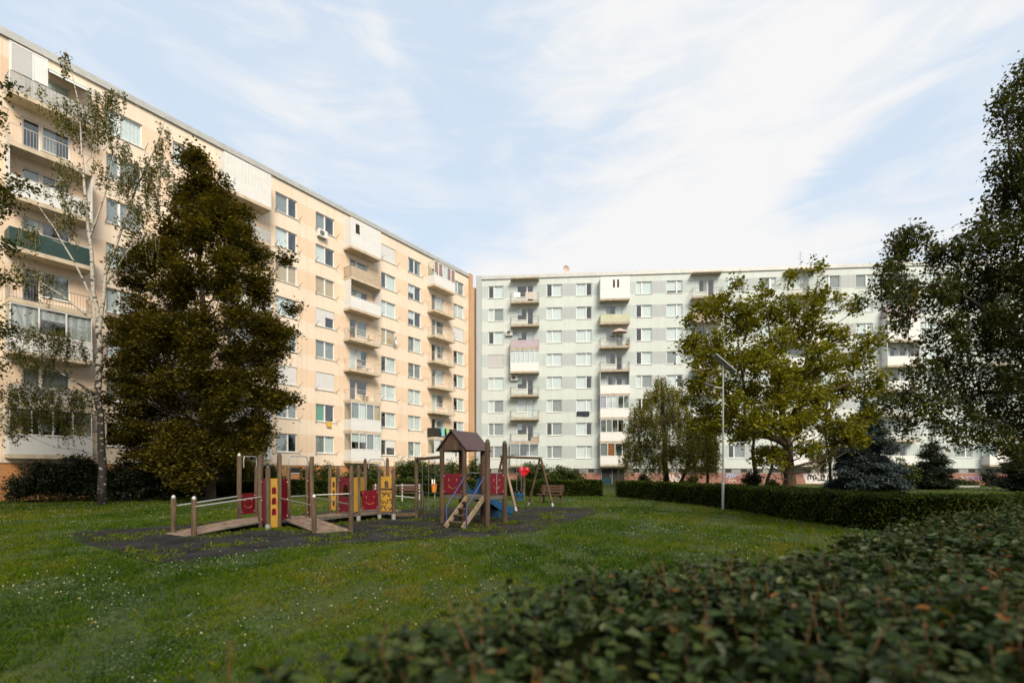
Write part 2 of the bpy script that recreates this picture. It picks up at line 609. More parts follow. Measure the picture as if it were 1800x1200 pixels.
def balcony(bld, u, fl, spec, top, sl, wall_h, side=1):
    """a balcony of the facade: slab with railing / parapet / glazing as sub-parts; local -y is outward"""
    kind, col = spec[0], (spec[1] if len(spec) > 1 else None)
    hw, D = 1.73, 1.08
    b = MB()
    b.box(-hw, hw, -D, -.002, -.17, 0, sl)
    b.box(-hw - .015, hw + .015, -D - .015, -D, -.20, .03, sl)
    o = link('balcony', b.mesh('balcony'), bld, (u, 0, fl))
    x0, x1, yf = -hw + .03, hw - .03, -D + .035
    H = 1.0
    up = wall_h - .20            # underside of the slab above
    def railing(mt, gap=.13, t=.012):
        r = MB()
        r.box(x0, x1, yf - .02, yf + .02, H - .03, H, mt)
        r.box(x0, x1, yf - .01, yf + .01, .08, .10, mt)
        n = int((x1 - x0) / gap)
        for i in range(n + 1):
            x = x0 + (x1 - x0) * i / n
            r.box(x - t / 2, x + t / 2, yf - t / 2, yf + t / 2, .0, H - .03, mt)
        for xs in (x0, x1):
            r.box(xs - .018, xs + .018, yf + .02, -.01, H - .03, H, mt)
            r.box(xs - .01, xs + .01, yf + .01, -.01, .08, .10, mt)
            for k in range(7):
                y = yf + (-.05 - yf) * k / 7 + .05
                r.box(xs - t / 2, xs + t / 2, y - t / 2, y + t / 2, .10, H - .03, mt)
        link('railing', cached(('rail', mt, gap, t, H), lambda: r.mesh('railing')), o)
    def parapet(mt, z1=H + .02, slat=None):
        r = MB()
        if slat == 'v':
            n = 22
            for i in range(n):
                xa = x0 + (x1 - x0) * i / n
                r.box(xa + .008, xa + (x1 - x0) / n - .008, yf - .02, yf, .06, z1, mt)
            r.box(x0, x1, yf, yf + .012, .2, .26, mt)
            r.box(x0, x1, yf, yf + .012, z1 - .2, z1 - .14, mt)
            for xs in (x0, x1):
                for k in range(6):
                    y = yf + .03 - yf * k / 6
                    r.box(xs - .01, xs + .01, y, y + .14, .06, z1, mt)
        elif slat == 'h':
            for k in range(7):
                z = .06 + k * (z1 - .06) / 7
                r.box(x0, x1, yf - .02, yf, z, z + (z1 - .06) / 7 - .03, mt)
            for x in (x0, 0, x1):
                r.box(x - .02, x + .02, yf, yf + .03, 0, z1, mt)
        else:
            r.box(x0 - .02, x1 + .02, yf - .03, yf, .02, z1, mt)
            for xs in (x0 - .02, x1 - .01):
                r.box(xs, xs + .03, yf + .001, -.004, .02, z1, mt)
            r.box(x0 - .03, x1 + .03, yf - .045, yf + .015, z1 + .001, z1 + .03, 'offwhite')
        link('parapet', cached(('par', mt, z1, slat), lambda: r.mesh('parapet')), o)
    def sides(mt, z0=.02, which=(-1, 1)):
        for s_ in which:
            r = MB()
            xs = (x0 - .022) if s_ < 0 else (x1 - .012)
            r.box(xs, xs + .034, yf + .002, -.004, z0, up, mt)
            link('side_panel', r.mesh('side_panel'), o)
    def glazing(z0, n, mt='white', curt=()):
        r = MB()
        r.box(x0, x1, yf - .03, yf + .03, up - .07, up, mt)
        r.box(x0, x1, yf - .03, yf + .03, z0, z0 + .06, mt)
        for i in range(n + 1):
            x = x0 + (x1 - x0) * i / n
            r.box(max(x - .035, x0), min(x + .035, x1), yf - .03, yf + .03, z0 + .06, up - .07, mt)
        for xs in (x0, x1 - .06):
            r.box(xs, xs + .06, -.07, -.01, z0, up, mt)
            r.box(xs, xs + .06, yf + .03, -.07, up - .06, up, mt)
        g = link('glazing_frame', r.mesh('glazing_frame'), o)
        p = MB()
        p.box(x0 + .03, x1 - .03, yf - .006, yf + .006, z0 + .06, up - .07, 'glass')
        for xs in (x0 + .02, x1 - .03):
            p.box(xs, xs + .01, yf + .03, -.07, z0 + .05, up - .06, 'glass')
        link('pane', p.mesh('pane'), o)
        for (i, mt_, frac) in curt:
            q = MB()
            xa, xb = x0 + (x1 - x0) * i / n + .03, x0 + (x1 - x0) * (i + 1) / n - .03
            zb = up - .08
            za = zb - (zb - z0 - .06) * frac
            m_ = 9
            for k in range(m_):
                a_, c_ = xa + (xb - xa) * k / m_, xa + (xb - xa) * (k + 1) / m_
                q.face([(a_, yf + .09 + .02 * math.sin(k * 2.1), za), (c_, yf + .09 + .02 * math.sin(k * 2.1 + 2.1), za),
                        (c_, yf + .09 + .02 * math.sin(k * 2.1 + 2.1), zb), (a_, yf + .09 + .02 * math.sin(k * 2.1), zb)], mt_)
            link('curtain', q.mesh('curtain'), o)
    if kind == 'bars':
        railing(col or 'rail')
    elif kind == 'bars_dense':
        railing(col or 'rail', .085, .022)
    elif kind == 'slats':
        railing('rail', .6); parapet(col, H, 'v')
    elif kind == 'hslats':
        parapet(col, H, 'h')
    elif kind == 'panel':
        parapet(col or 'offwhite')
    elif kind == 'panel_sides':
        parapet(col or 'offwhite'); sides('offwhite')
    elif kind == 'glazed':
        parapet(col or 'offwhite')
        glazing(H + .055, spec[2] if len(spec) > 2 else 4, 'white', spec[3] if len(spec) > 3 else ())
    elif kind == 'glazed_full':
        r = MB(); r.box(x0, x1, yf - .03, yf, .02, H, 'offwhite'); link('parapet', r.mesh('parapet'), o)
        glazing(H + .005, 6, 'white', [(i, 'c_white', 1) for i in range(6)])
        sides('offwhite', .02)
    elif kind == 'enclosed':
        r = MB()
        r.box(x0 - .02, x1 + .02, yf - .03, yf, .02, H, 'offwhite')
        n = 14
        for i in range(n):
            xa = x0 + (x1 - x0) * i / n
            if spec[2] and i in spec[2]:
                r.box(xa, xa + (x1 - x0) / n, yf - .02, yf, H + .01, H + .30, 'offwhite')
                r.box(xa, xa + (x1 - x0) / n, yf + .05, yf + .07, H + .30, up - .35, 'dark')
                r.box(xa, xa + (x1 - x0) / n, yf - .02, yf, up - .35, up, 'offwhite')
            else:
                r.box(xa + .004, xa + (x1 - x0) / n - .004, yf - .022, yf, H + .01, up, 'offwhite')
        link('parapet', r.mesh('parapet'), o)
        sides('offwhite')
    if 'canopy' in spec:
        r = MB()
        r.box(-hw, hw, -D + .1, -.003, wall_h - .02, wall_h + .10, sl)
        r.box(-hw + .3, -hw + .36, -D + .2, -.003, wall_h - .10, wall_h - .021, sl)
        r.box(hw - .36, hw - .3, -D + .2, -.003, wall_h - .10, wall_h - .021, sl)
        link('canopy', r.mesh('canopy'), o)
    return o

def building(name, label, origin, theta, bay, sgn, nb, pattern, top0, dz, fl_off, roof_z, plinth_z, colors, kinds, balcs, plinth, depth=12.0, sl='slab', joint='joint', gap_panel=None, rail_default='rail'):
    A = thing(name, label, 'apartment building', origin, theta)
    lo, mid = colors
    WW, WH = 1.87, 1.5
    wall = MB()
    rng = random.Random(len(name) * 7 + nb)
    u_lo = min(0, sgn * bay * nb)
    u_hi = max(0, sgn * bay * nb)
    ops = []
    for n in range(nb):
        uc = sgn * bay * (n + .5)
        u0, u1 = uc - bay / 2, uc + bay / 2
        bal = pattern(n)
        ub = [u0, u1]
        zb = [plinth_z, roof_z]
        holes = []
        for r in range(8):
            t = top0 - dz * r
            if not bal:
                holes.append((uc - WW / 2, uc + WW / 2, t - WH, t))
            else:
                fl = t - fl_off
                if side_door(n):
                    holes.append((uc - 1.0, uc + .22, t - WH + .05, t)); holes.append((uc + .27, uc + 1.02, fl + .08, t))
                else:
                    holes.append((uc - 1.02, uc - .27, fl + .08, t)); holes.append((uc - .22, uc + 1.0, t - WH + .05, t))
            zb += [t - WH, t]
        for h in holes:
            ub += [h[0], h[1]]
            zb += [h[2], h[3]]
        ub = sorted(set(round(x, 4) for x in ub))
        zb = sorted(set(round(x, 4) for x in zb if x >= plinth_z - 1e-6))
        for ua, uz in zip(ub, ub[1:]):
            for za, zz in zip(zb, zb[1:]):
                cu, cz = (ua + uz) / 2, (za + zz) / 2
                if any(h[0] < cu < h[1] and h[2] < cz < h[3] for h in holes):
                    continue
                inband = any(top0 - dz * r - WH - .02 < cz < top0 - dz * r + .02 for r in range(8))
                mt = mid if inband else lo
                if inband and gap_panel and not bal and abs(cu - uc) > WW / 2 and (n + (1 if cu * sgn > uc * sgn else -1)) >= 0 and not pattern(n + (1 if cu * sgn > uc * sgn else -1)):
                    mt = gap_panel
                wall.face([(ua, 0, za), (uz, 0, za), (uz, 0, zz), (ua, 0, zz)], mt)
        for h in holes:
            z_ = max(h[2], plinth_z)
            d = .20
            wall.face([(h[0], 0, z_), (h[0], d, z_), (h[0], d, h[3]), (h[0], 0, h[3])], lo)
            wall.face([(h[1], 0, z_), (h[1], d, z_), (h[1], d, h[3]), (h[1], 0, h[3])], lo)
            wall.face([(h[0], 0, h[3]), (h[1], 0, h[3]), (h[1], d, h[3]), (h[0], d, h[3])], lo)
            wall.face([(h[0], 0, z_), (h[1], 0, z_), (h[1], d, z_), (h[0], d, z_)], lo)
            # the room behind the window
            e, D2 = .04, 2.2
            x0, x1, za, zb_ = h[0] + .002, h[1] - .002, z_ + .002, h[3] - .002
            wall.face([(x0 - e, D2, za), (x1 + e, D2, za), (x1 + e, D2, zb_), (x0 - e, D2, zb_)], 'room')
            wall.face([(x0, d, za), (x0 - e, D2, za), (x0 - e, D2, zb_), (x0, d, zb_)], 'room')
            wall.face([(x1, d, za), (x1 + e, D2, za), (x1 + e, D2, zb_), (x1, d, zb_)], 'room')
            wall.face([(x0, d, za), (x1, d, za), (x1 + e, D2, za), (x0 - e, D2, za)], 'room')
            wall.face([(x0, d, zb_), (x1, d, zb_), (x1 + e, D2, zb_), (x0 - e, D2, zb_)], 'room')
    # joints between the wall panels, a few mm proud
    for n in range(nb + 1):
        u = sgn * bay * n
        if n in (0, nb):
            continue
        wall.box(u - .012, u + .012, -.004, .0, plinth_z + .02, roof_z - .05, joint)
    for r in range(8):
        t = top0 - dz * r
        z = t - WH - .42
        if z < plinth_z + .1:
            continue
    # ends, back and top of the block
    wall.face([(u_lo, 0, plinth_z), (u_lo, depth, plinth_z), (u_lo, depth, roof_z), (u_lo, 0, roof_z)], lo)
    wall.face([(u_hi, 0, plinth_z), (u_hi, depth, plinth_z), (u_hi, depth, roof_z), (u_hi, 0, roof_z)], lo)
    wall.face([(u_lo, depth, 0), (u_hi, depth, 0), (u_hi, depth, roof_z), (u_lo, depth, roof_z)], lo)
    wall.face([(u_lo, 0, plinth_z), (u_hi, 0, plinth_z), (u_hi, depth, plinth_z), (u_lo, depth, plinth_z)], lo)
    wall.build('wall', A)
    rf = MB()
    rf.box(u_lo - .12, u_hi + .12, -.14, depth + .12, roof_z + .001, roof_z + .06, 'cap')
    rf.box(u_lo - .12, u_hi + .12, -.14, -.08, roof_z - .22, roof_z, 'cap')
    rf.box(u_lo - .05, u_hi + .05, -.05, .4, roof_z + .061, roof_z + .24, 'cap')
    rf.build('roof', A)
    pl = MB()
    plinth(pl, u_lo, u_hi, plinth_z, depth)
    pl.build('plinth', A)
    for n in range(nb):
        uc = sgn * bay * (n + .5)
        for r in range(8):
            t = top0 - dz * r
            if not pattern(n):
                k = kinds.get((n, r)) or rng.choices(['dark', 'white', 'net', 'netsmall', 'grey', 'greybig', 'half', 'edges', 'halfall', 'tan', 'shutter'],
                                                     kinds['w'])[0]
                cut = kinds.get(('cut', n), .36)
                if name[0] == 'm' and (n, r) not in kinds:
                    k = rng.choice(['net', 'white', 'white', 'net', 'netsmall', 'halfall'] if r < 5 else ['net', 'grey', 'greybig', 'dark', 'netsmall', 'edges', 'white'])
                wo = add_window(A, uc, t - WH, WW, WH, cut, k)
                if name[0] == 'c':
                    for bx in (-1.0, 1.06):
                        link('drying_bracket', bracket_mesh(), wo, (bx, 0, 0))
            else:
                fl = t - fl_off
                kk = rng.choices(['dark', 'white', 'greybig', 'grey', 'edges', 'half'], [3, 2, 2, 2, 2, 2])[0]
                k2 = rng.choices(['dark', 'white', 'grey'], [3, 3, 2])[0]
                kk, k2 = kinds.get((n, r), (kk, k2))
                dh = fl_off - .08
                if side_door(n):
                    add_window(A, uc - .39, t - WH + .05, 1.22, WH - .05, None, kk)
                    add_window(A, uc + .645, fl + .08, .75, dh, None, k2, sill=False, name='balcony_door')
                else:
                    add_window(A, uc - .645, fl + .08, .75, dh, None, k2, sill=False, name='balcony_door')
                    add_window(A, uc + .39, t - WH + .05, 1.22, WH - .05, None, kk)
                spec = balcs.get((n, r))
                if spec is None:
                    spec = rng.choice([('bars',), ('bars',), ('panel',), ('glazed', 'offwhite', 4, [(0, 'c_white', 1), (2, 'c_grey', 1)]), ('panel', 'offwhite')])
                if spec[0] == 'bars' and len(spec) == 1:
                    spec = ('bars', rail_default)
                balcony(A, uc, fl, spec, t, sl, dz)
    return A

SIDE = {}
def side_door(n):
    return SIDE['v']

def at_facade(A, u, y, z):
    c, s = math.cos(A.rotation_euler.z), math.sin(A.rotation_euler.z)
    return Vector((A.location.x + u * c - y * s, A.location.y + u * s + y * c, z))

def plinth_l(pl, a, b, z, d):
    pl.box(a, b, .06, d - .02, 0, z - .004, 'brick_l')
    u = a + 2.2
    while u < b - 2:
        pl.box(u, u + .9, .03, .075, z - .62, z - .18, 'dark')
        pl.box(u - .05, u + .95, .02, .07, z - .67, z - .621, 'white')
        u += 7.2
def plinth_r(pl, a, b, z, d):
    pl.box(a, b, .08, d - .02, 0, z - .56, 'brick_r')
    pl.box(a, b, .10, d - .02, z - .559, z - .004, 'plinth_grey')
    u = a + .5
    i = 0
    while u < b - 1:
        pl.box(u, u + .7, .075, .115, z - .46, z - .08, 'dark')
        u += 1.79
        i += 1

SIDE['v'] = False
TH_L = math.atan2(.829, .558)
LK = {'w': [1.5, 3, 5, 4, 3, 2, 2, 2, 2, 1, .5]}
for n_ in (0, 2, 3): LK[('cut', n_)] = .42
LK[('cut', 2)] = .5
LK[('cut', 3)] = .36
LK[('cut', 5)] = .5
LK[('cut', 6)] = .58
LK[('cut', 8)] = .42
LK.update({(5, 2): 'tan', (5, 3): 'shutter_part', (5, 5): 'shutter', (5, 6): 'green', (5, 7): 'netsmall', (6, 5): 'shutter', (6, 2): 'tan', (6, 0): 'greybig', (5, 0): 'greybig',
           (5, 1): 'net', (6, 1): 'net', (6, 3): 'white', (6, 4): 'grey', (5, 4): 'grey', (6, 7): 'greybig', (3, 7): 'blind_half', (3, 6): 'net', (0, 2): 'shutter',
           (3, 4): 'net', (3, 5): 'white', (2, 5): 'white', (2, 4): 'grey', (9, 0): 'white', (9, 2): 'grey', (9, 4): 'white', (10, 0): ('white', 'grey')})
G4 = [(0, 'c_grey', 1), (1, 'c_white', 1), (2, 'c_grey', 1), (3, 'c_tan', 1)]
LB = {(4, 0): ('enclosed', 'offwhite', (2, 3)), (4, 1): ('slats', 'tan'), (4, 2): ('panel_sides',), (4, 3): ('bars', 'rail_l'), (4, 4): ('bars', 'rail_l'), (4, 5): ('bars', 'rail_l'),
      (4, 6): ('glazed', 'offwhite', 4, G4), (4, 7): ('glazed', 'offwhite', 4, [(0, 'c_white', .55), (1, 'c_white', .55), (2, 'c_grey', 1), (3, 'c_white', 1)]),
      (1, 0): ('glazed', 'offwhite', 5, [(0, 'c_brown', .8), (1, 'c_brown', 1), (2, 'c_white', 1), (3, 'c_brown', 1), (4, 'c_brown', 1)]),
      (1, 6): ('panel', 'blackboard'), (1, 7): ('glazed', 'offwhite', 4, [(0, 'c_white', 1)]),
      (7, 0): ('enclosed', 'offwhite', ()), (7, 1): ('slats', 'greyboard'), (7, 2): ('bars', 'rail_l'), (7, 3): ('panel',), (7, 4): ('bars', 'rail_l'), (7, 5): ('bars', 'rail_l'), (7, 6): ('panel',), (7, 7): ('panel_sides',),
      (10, 0): ('slats', 'greyboard'), (10, 1): ('bars', 'rail_l'), (10, 2): ('panel_sides',), (10, 3): ('panel', 'greenboard'), (10, 4): ('bars', 'rail'),
      (10, 5): ('glazed', 'offwhite', 3, [(0, 'shutter_g', 1), (1, 'shutter_g', .4), (2, 'shutter_g', 1)]), (10, 6): ('hslats', 'greyboard'), (10, 7): ('glazed', 'offwhite', 4, [])}
for r_ in range(1, 6):
    LB[(1, r_)] = ('bars', 'rail_l')
L = building('cream_apartment_building', 'long cream and peach apartment block with eight floors on the left side of the lawn', (-5.28, 58.98, 0), TH_L, 3.6, -1, 13, lambda n: n % 3 == 1,
             23.9, 2.753, 2.15, 25.2, 2.05, ('cream', 'peach'), LK, LB, plinth_l, 12.0, 'slab', 'joint', None, 'rail_l')

SIDE['v'] = True
TH_R = -math.atan2(.0822, .9966)
RK = {'w': [.7, 6, 8, 5, 1.5, 1.5, 2, 2, 2, .1, .5]}
for n_ in (3, 6, 9, 12, 15): RK[('cut', n_)] = .64
RK.update({(0, 3): 'shutter_g', (0, 0): 'net', (0, 1): 'netsmall', (0, 2): 'net', (2, 0): 'net', (2, 2): 'white', (2, 3): 'white', (3, 0): 'net', (3, 2): 'white', (3, 3): 'white',
           (2, 5): 'netsmall', (2, 6): 'greybig', (2, 7): 'grey', (0, 6): 'grey', (0, 7): 'grey', (0, 5): 'netsmall', (3, 7): 'white', (3, 6): 'net', (3, 5): 'white', (5, 0): 'white',
           (5, 2): 'net', (5, 3): 'net', (6, 0): 'halfall', (5, 1): 'net', (6, 1): 'white', (6, 2): 'white'})
RB = {(1, 0): ('bars', 'rail', 'canopy'), (1, 1): ('bars', 'rail'), (1, 2): ('slats', 'pink'), (1, 3): ('glazed_full',), (1, 4): ('bars', 'rail'), (1, 5): ('bars', 'rail'), (1, 6): ('bars', 'rail'),
      (1, 7): ('glazed', 'mint', 3, [(0, 'c_grey', .9)]),
      (4, 0): ('enclosed', 'offwhite', (6, 8)), (4, 1): ('slats', 'yellow_b'), (4, 2): ('bars', 'rail'), (4, 3): ('bars', 'rail'), (4, 4): ('panel_sides',),
      (4, 5): ('glazed', 'offwhite', 5, [(0, 'c_violet', 1), (1, 'c_white', 1), (2, 'c_white', 1)]), (4, 6): ('glazed', 'offwhite', 5, [(1, 'c_grey', 1), (4, 'c_white', 1)]),
      (4, 7): ('glazed', 'offwhite', 4, [(0, 'c_grey', 1), (1, 'c_brown', 1)]),
      (7, 0): ('bars', 'rail', 'canopy'), (7, 1): ('slats', 'tan'), (10, 0): ('bars', 'rail', 'canopy'), (10, 1): ('bars', 'rail'), (10, 2): ('enclosed', 'offwhite', ()), (10, 3): ('panel',), (10, 4): ('panel_sides',),
      (13, 0): ('bars', 'rail'), (13, 1): ('panel', 'pink'), (13, 2): ('enclosed', 'offwhite', (2, 3, 5, 6, 8, 9)), (13, 3): ('panel_sides',), (16, 7): ('glazed', 'offwhite', 4, [(1, 'c_tan', 1)])}
RC = building('mint_apartment_building', 'long pale mint apartment block with eight floors closing the far end of the lawn', (-3.75, 59.98, 0), TH_R, 3.575, 1, 18, lambda n: n % 3 == 1,
              24.28, 2.813, 2.33, 25.3, 1.85, ('mint', 'sage'), RK, RB, plinth_r, 12.0, 'slab_r', 'joint_r', 'stone', 'rail')

# the set-back link between the two blocks and the orange end wall of the cream block
m_ = MB()
m_.box(.002, .55, -.25, 11.9, 0, 25.45, 'orange')
m_.build('end_wall', L)
m_ = MB()
m_.box(-.62, -.002, -.30, 11.9, 0, 25.5, 'stone')
m_.build('end_wall', RC)
c0 = at_facade(L, .5, 1.0, 0)
c1 = at_facade(RC, -.5, 1.2, 0)
m_ = MB()
m_.bar((c0.x - .3, c0.y + .15, 12.2), (c1.x + .3, c1.y + .15, 12.2), .3, 24.4, 'peach')
tag(m_.build('connecting_wall'), 'narrow peach set-back wall strip between the cream and the mint apartment block', 'wall')

# basement entrance of the mint block below the second column of balconies
m_ = MB()
u4 = 3.575 * 4.5
m_.box(u4 - 1.55, u4 + 1.35, .02, .085, .02, 1.82, 'dark')
m_.box(u4 - 1.55, u4 - 1.45, -.01, .02, .02, 1.82, 'steel_d')
m_.box(u4 + 1.25, u4 + 1.35, -.01, .02, .02, 1.82, 'steel_d')
m_.box(u4 - .25, u4 - .17, -.01, .02, .02, 1.82, 'steel_d')
m_.box(u4 - 1.45, u4 - .25, .0, .0195, .02, .7, 'blue_d')
d_ = m_.build('entrance_door', RC)
m_ = MB()
m_.box(u4 - .45, u4 - .41, -.06, -.012, .8, 1.2, 'steel')
m_.build('handle', d_)

# graffiti sprayed on the red plinth: strokes a few mm proud of the bricks
def stroke(b, pts, w, mt, y0):
    for p, q in zip(pts, pts[1:]):
        dx, dz = q[0] - p[0], q[1] - p[1]
        l = math.hypot(dx, dz) or 1
        nx, nz = -dz / l * w / 2, dx / l * w / 2
        ex, ez = dx / l * w * .4, dz / l * w * .4
        b.face([(p[0] - ex + nx, y0, p[1] - ez + nz), (q[0] + ex + nx, y0, q[1] + ez + nz), (q[0] + ex - nx, y0, q[1] + ez - nz), (p[0] - ex - nx, y0, p[1] - ez - nz)], mt)
        y0 -= .0004
def arc(cx, cz, rx, rz, a0, a1, n=9):
    return [(cx + rx * math.cos(R(a0 + (a1 - a0) * i / n)), cz + rz * math.sin(R(a0 + (a1 - a0) * i / n))) for i in range(n + 1)]
def upx(px, Y=58.0):
    """facade coordinate of the mint block under photo column px"""
    t = (px - CX) / F
    ox, oy, ex, ey = -3.75, 59.98, math.cos(TH_R), math.sin(TH_R)
    return (t * oy - ox) / (ex - t * ey)
g = MB()
u = upx(1133)
stroke(g, [(u, .25), (u + .1, 1.15)], .10, 'graf_w', .07)
stroke(g, arc(u + .25, .92, .3, .24, 120, -100), .10, 'graf_w', .07)
stroke(g, [(u + .2, .68), (u + .75, .25)], .10, 'graf_w', .066)
stroke(g, [(u + .75, 1.0), (u + .8, .3), (u + 1.25, .35)], .10, 'graf_w', .07)
u = upx(1174)
stroke(g, [(u, .3), (u + .25, 1.15), (u + .5, .3)], .12, 'graf_w', .07)
stroke(g, [(u + .1, .6), (u + .4, .6)], .09, 'graf_w', .064)
stroke(g, [(u + .6, .3), (u + .6, 1.1), (u + 1.0, .35), (u + 1.0, 1.1)], .11, 'graf_w', .07)
stroke(g, arc(u + 1.25, .8, .3, .3, 100, -100) + [(u + 1.2, .3), (u + 1.2, 1.1)], .11, 'graf_w', .07)
g.build('graffiti', RC)
g = MB()
u = upx(1281)
for k in range(5):
    stroke(g, arc(u + k * .28, .9, .2, .28, 200 - 40 * k, -60 + 30 * k), .15, 'graf_b', .070 - k * .0002)
stroke(g, [(u, .3), (u + .2, .5), (u + .4, .3), (u + .6, .55), (u + .9, .3)], .07, 'graf_w', .066)
g.build('graffiti', RC)
g = MB()
u = upx(1412)
g.face([(u, .069, 1.2), (u + .2, .069, .5), (u + .35, .069, 1.25)], 'graf_w')
g.face([(u + .3, .0685, .1), (u + 3.7, .0685, .08), (u + 3.9, .0685, 1.2), (u + .15, .0685, 1.28)], 'graf_w')
for k, (a, b_) in enumerate(((.7, .2), (1.3, .35), (2.2, .15), (2.9, .3), (3.4, .2))):
    stroke(g, arc(u + a, .75, .16, .35, 220 + 20 * k, -20 - 15 * k), .13, 'graf_k', .066)
stroke(g, [(u + .9, 1.1), (u + 1.2, .7), (u + 1.6, .72)], .14, 'graf_k', .064)
stroke(g, [(u + 1.7, .45), (u + 2.1, .55), (u + 2.5, .40)], .16, 'graf_k', .064)
stroke(g, [(u + 2.0, 1.2), (u + 2.1, .9)], .09, 'graf_k', .064)
stroke(g, [(u + 2.8, 1.15), (u + 2.75, .2)], .07, 'graf_k', .064)
stroke(g, [(u + 4.5, .35), (u + 5.0, .55), (u + 5.4, .9), (u + 5.8, .6)], .12, 'graf_w', .07)
g.build('graffiti', RC)

# ------------------------------------------------------------------ small things on the facades
def ac_unit(A, u, z, label):
    p = at_facade(A, u, -.02, z)
    o = thing('air_conditioner', label, 'air conditioner', p, A.rotation_euler.z, 'air conditioners on the facades')
    b = MB(); b.box(-.42, .42, -.34, -.04, 0, .62, 'white')
    b.build('housing', o)
    b = MB()
    b.tube([(-.1, -.338, .31), (-.1, -.352, .31)], .23, 'dark', 16)
    for k in range(5):
        b.box(-.33, .13, -.362, -.353, .12 + k * .09, .135 + k * .09, 'white')
    b.build('fan_grille', o)
    b = MB()
    for x in (-.32, .28):
        b.box(x, x + .04, -.33, 0, -.05, -.002, 'steel_d')
    b.build('bracket', o)
zL = lambda r: 23.9 - 2.753 * r
zR = lambda r: 24.28 - 2.813 * r
ac_unit(L, -3.6 * 5.5 - .45, zL(0) - 2.15, 'white air conditioner under the top window of the cream block')
ac_unit(RC, 3.575 * .5 + 1.55 + .1, zR(2) - .55, 'white air conditioner left of the pink slatted balcony on the mint block')
ac_unit(RC, 3.575 * .5 + 2.3, zR(4) - .42, 'white air conditioner beside the thin-railed balcony below the white glazed one')

def cloth_hang(name, A, u, y, z, w, h, mt, label, cat):
    b = MB()
    n = 6
    for i in range(n):
        xa, xb = -w / 2 + w * i / n, -w / 2 + w * (i + 1) / n
        ya, yb = .02 * math.sin(i * 1.3), .02 * math.sin(i * 1.3 + 1.3)
        b.face([(xa, ya - .03, -h + .03 * math.sin(i)), (xb, yb - .03, -h + .03 * math.sin(i + 1)), (xb, yb * .4 - .01, .03), (xa, ya * .4 - .01, .03)], mt)
        b.face([(xa, ya * .4 - .01, .03), (xb, yb * .4 - .01, .03), (xb, .06, .02), (xa, .06, .02)], mt)
        b.face([(xa, .06, .02), (xb, .06, .02), (xb, .065, -h * .5), (xa, .065, -h * .5)], mt)
    o = b.build(name)
    o.location = at_facade(A, u, y, z)
    o.rotation_euler.z = A.rotation_euler.z
    return tag(o, label, cat)
M['turq'] = mat('turquoise_towel', (.20, .50, .52), .95, .3, 14)
M['lime'] = mat('lime_towel', (.36, .52, .20), .95, .1, 14)
M['yel'] = mat('yellow_cloth', (.62, .36, .05), .95, .2, 14)
M['navy'] = mat('dark_laundry', (.03, .035, .05), .95, .4, 10)
M['rosy'] = mat('rose_cloth', (.56, .43, .39), .95, .1, 4)
M['floral'] = mat('patterned_cloth', (.45, .38, .30), .95, .3, 12, col2=(.70, .66, .60))
u1L = -3.6 * 1.5
cloth_hang('towel', L, u1L - .45, -1.15, zL(6) - 1.08, .55, .95, 'turq', 'turquoise towel over the black balcony parapet', 'towel')
cloth_hang('towel', L, u1L + .35, -1.15, zL(6) - 1.08, .45, .7, 'lime', 'lime green towel over the black balcony parapet', 'towel')
cloth_hang('cloth', L, -3.6 * 5.5 + .3, -.12, zL(6) - 1.5, .5, .45, 'yel', 'small yellow cloth hanging from the open window with green curtain', 'cloth')
cloth_hang('laundry', RC, 3.575 * 3.5 - .1, -.14, zR(5) - 1.48, 1.5, .5, 'navy', 'dark laundry hanging below a white curtained window of the mint block', 'laundry')
cloth_hang('blanket', RC, 3.575 * 1.5 + .75, -1.12, zR(0) - 1.3, 1.3, .85, 'floral', 'patterned blanket over the railing of the top balcony under a canopy', 'blanket')
cloth_hang('cloth', RC, 3.575 * 1.5 - .9, -1.12, zR(0) - 1.3, .8, .55, 'awning', 'white cloth over the railing of the top balcony under a canopy', 'cloth')

# awning over the top left balcony of the cream block, a white screen beside it
m_ = MB()
for k in range(8):
    xa, xb = -.2 + 1.95 * k / 8, -.2 + 1.95 * (k + 1) / 8
    m_.face([(xa, -.03, 2.55), (xb, -.03, 2.55), (xb, -1.25, 1.95), (xa, -1.25, 1.95)], 'awning')
    m_.face([(xa, -1.25, 1.95), (xb, -1.25, 1.95), (xb, -1.26, 1.80), (xa, -1.26, 1.80)], 'awning')
m_.box(-.25, 1.78, -1.27, -1.22, 1.94, 1.99, 'white')
m_.box(-.25, 1.78, -.09, -.01, 2.53, 2.62, 'white')
o = m_.build('awning')
o.location = at_facade(L, -3.6 * 10.5, 0, zL(0) - 2.15); o.rotation_euler.z = TH_L
tag(o, 'white cloth awning rolled out over the top left balcony', 'awning')
m_ = MB()
m_.box(-1.72, -1.62, -1.06, -.96, 0, 2.5, 'white')
m_.box(-1.61, -.85, -1.05, -1.02, 1.05, 2.45, 'shutter_g')
m_.box(-.84, -.76, -1.06, -.99, 0, 2.5, 'white')
m_.box(-.75, -.2, -1.05, -1.02, 1.05, 2.45, 'awning')
m_.box(-1.72, -.2, -1.06, -.97, 2.46, 2.54, 'white')
o = m_.build('balcony_screen')
o.location = at_facade(L, -3.6 * 10.5, 0, zL(0) - 2.15); o.rotation_euler.z = TH_L
tag(o, 'grey and white roller screen standing on the top left balcony', 'screen')

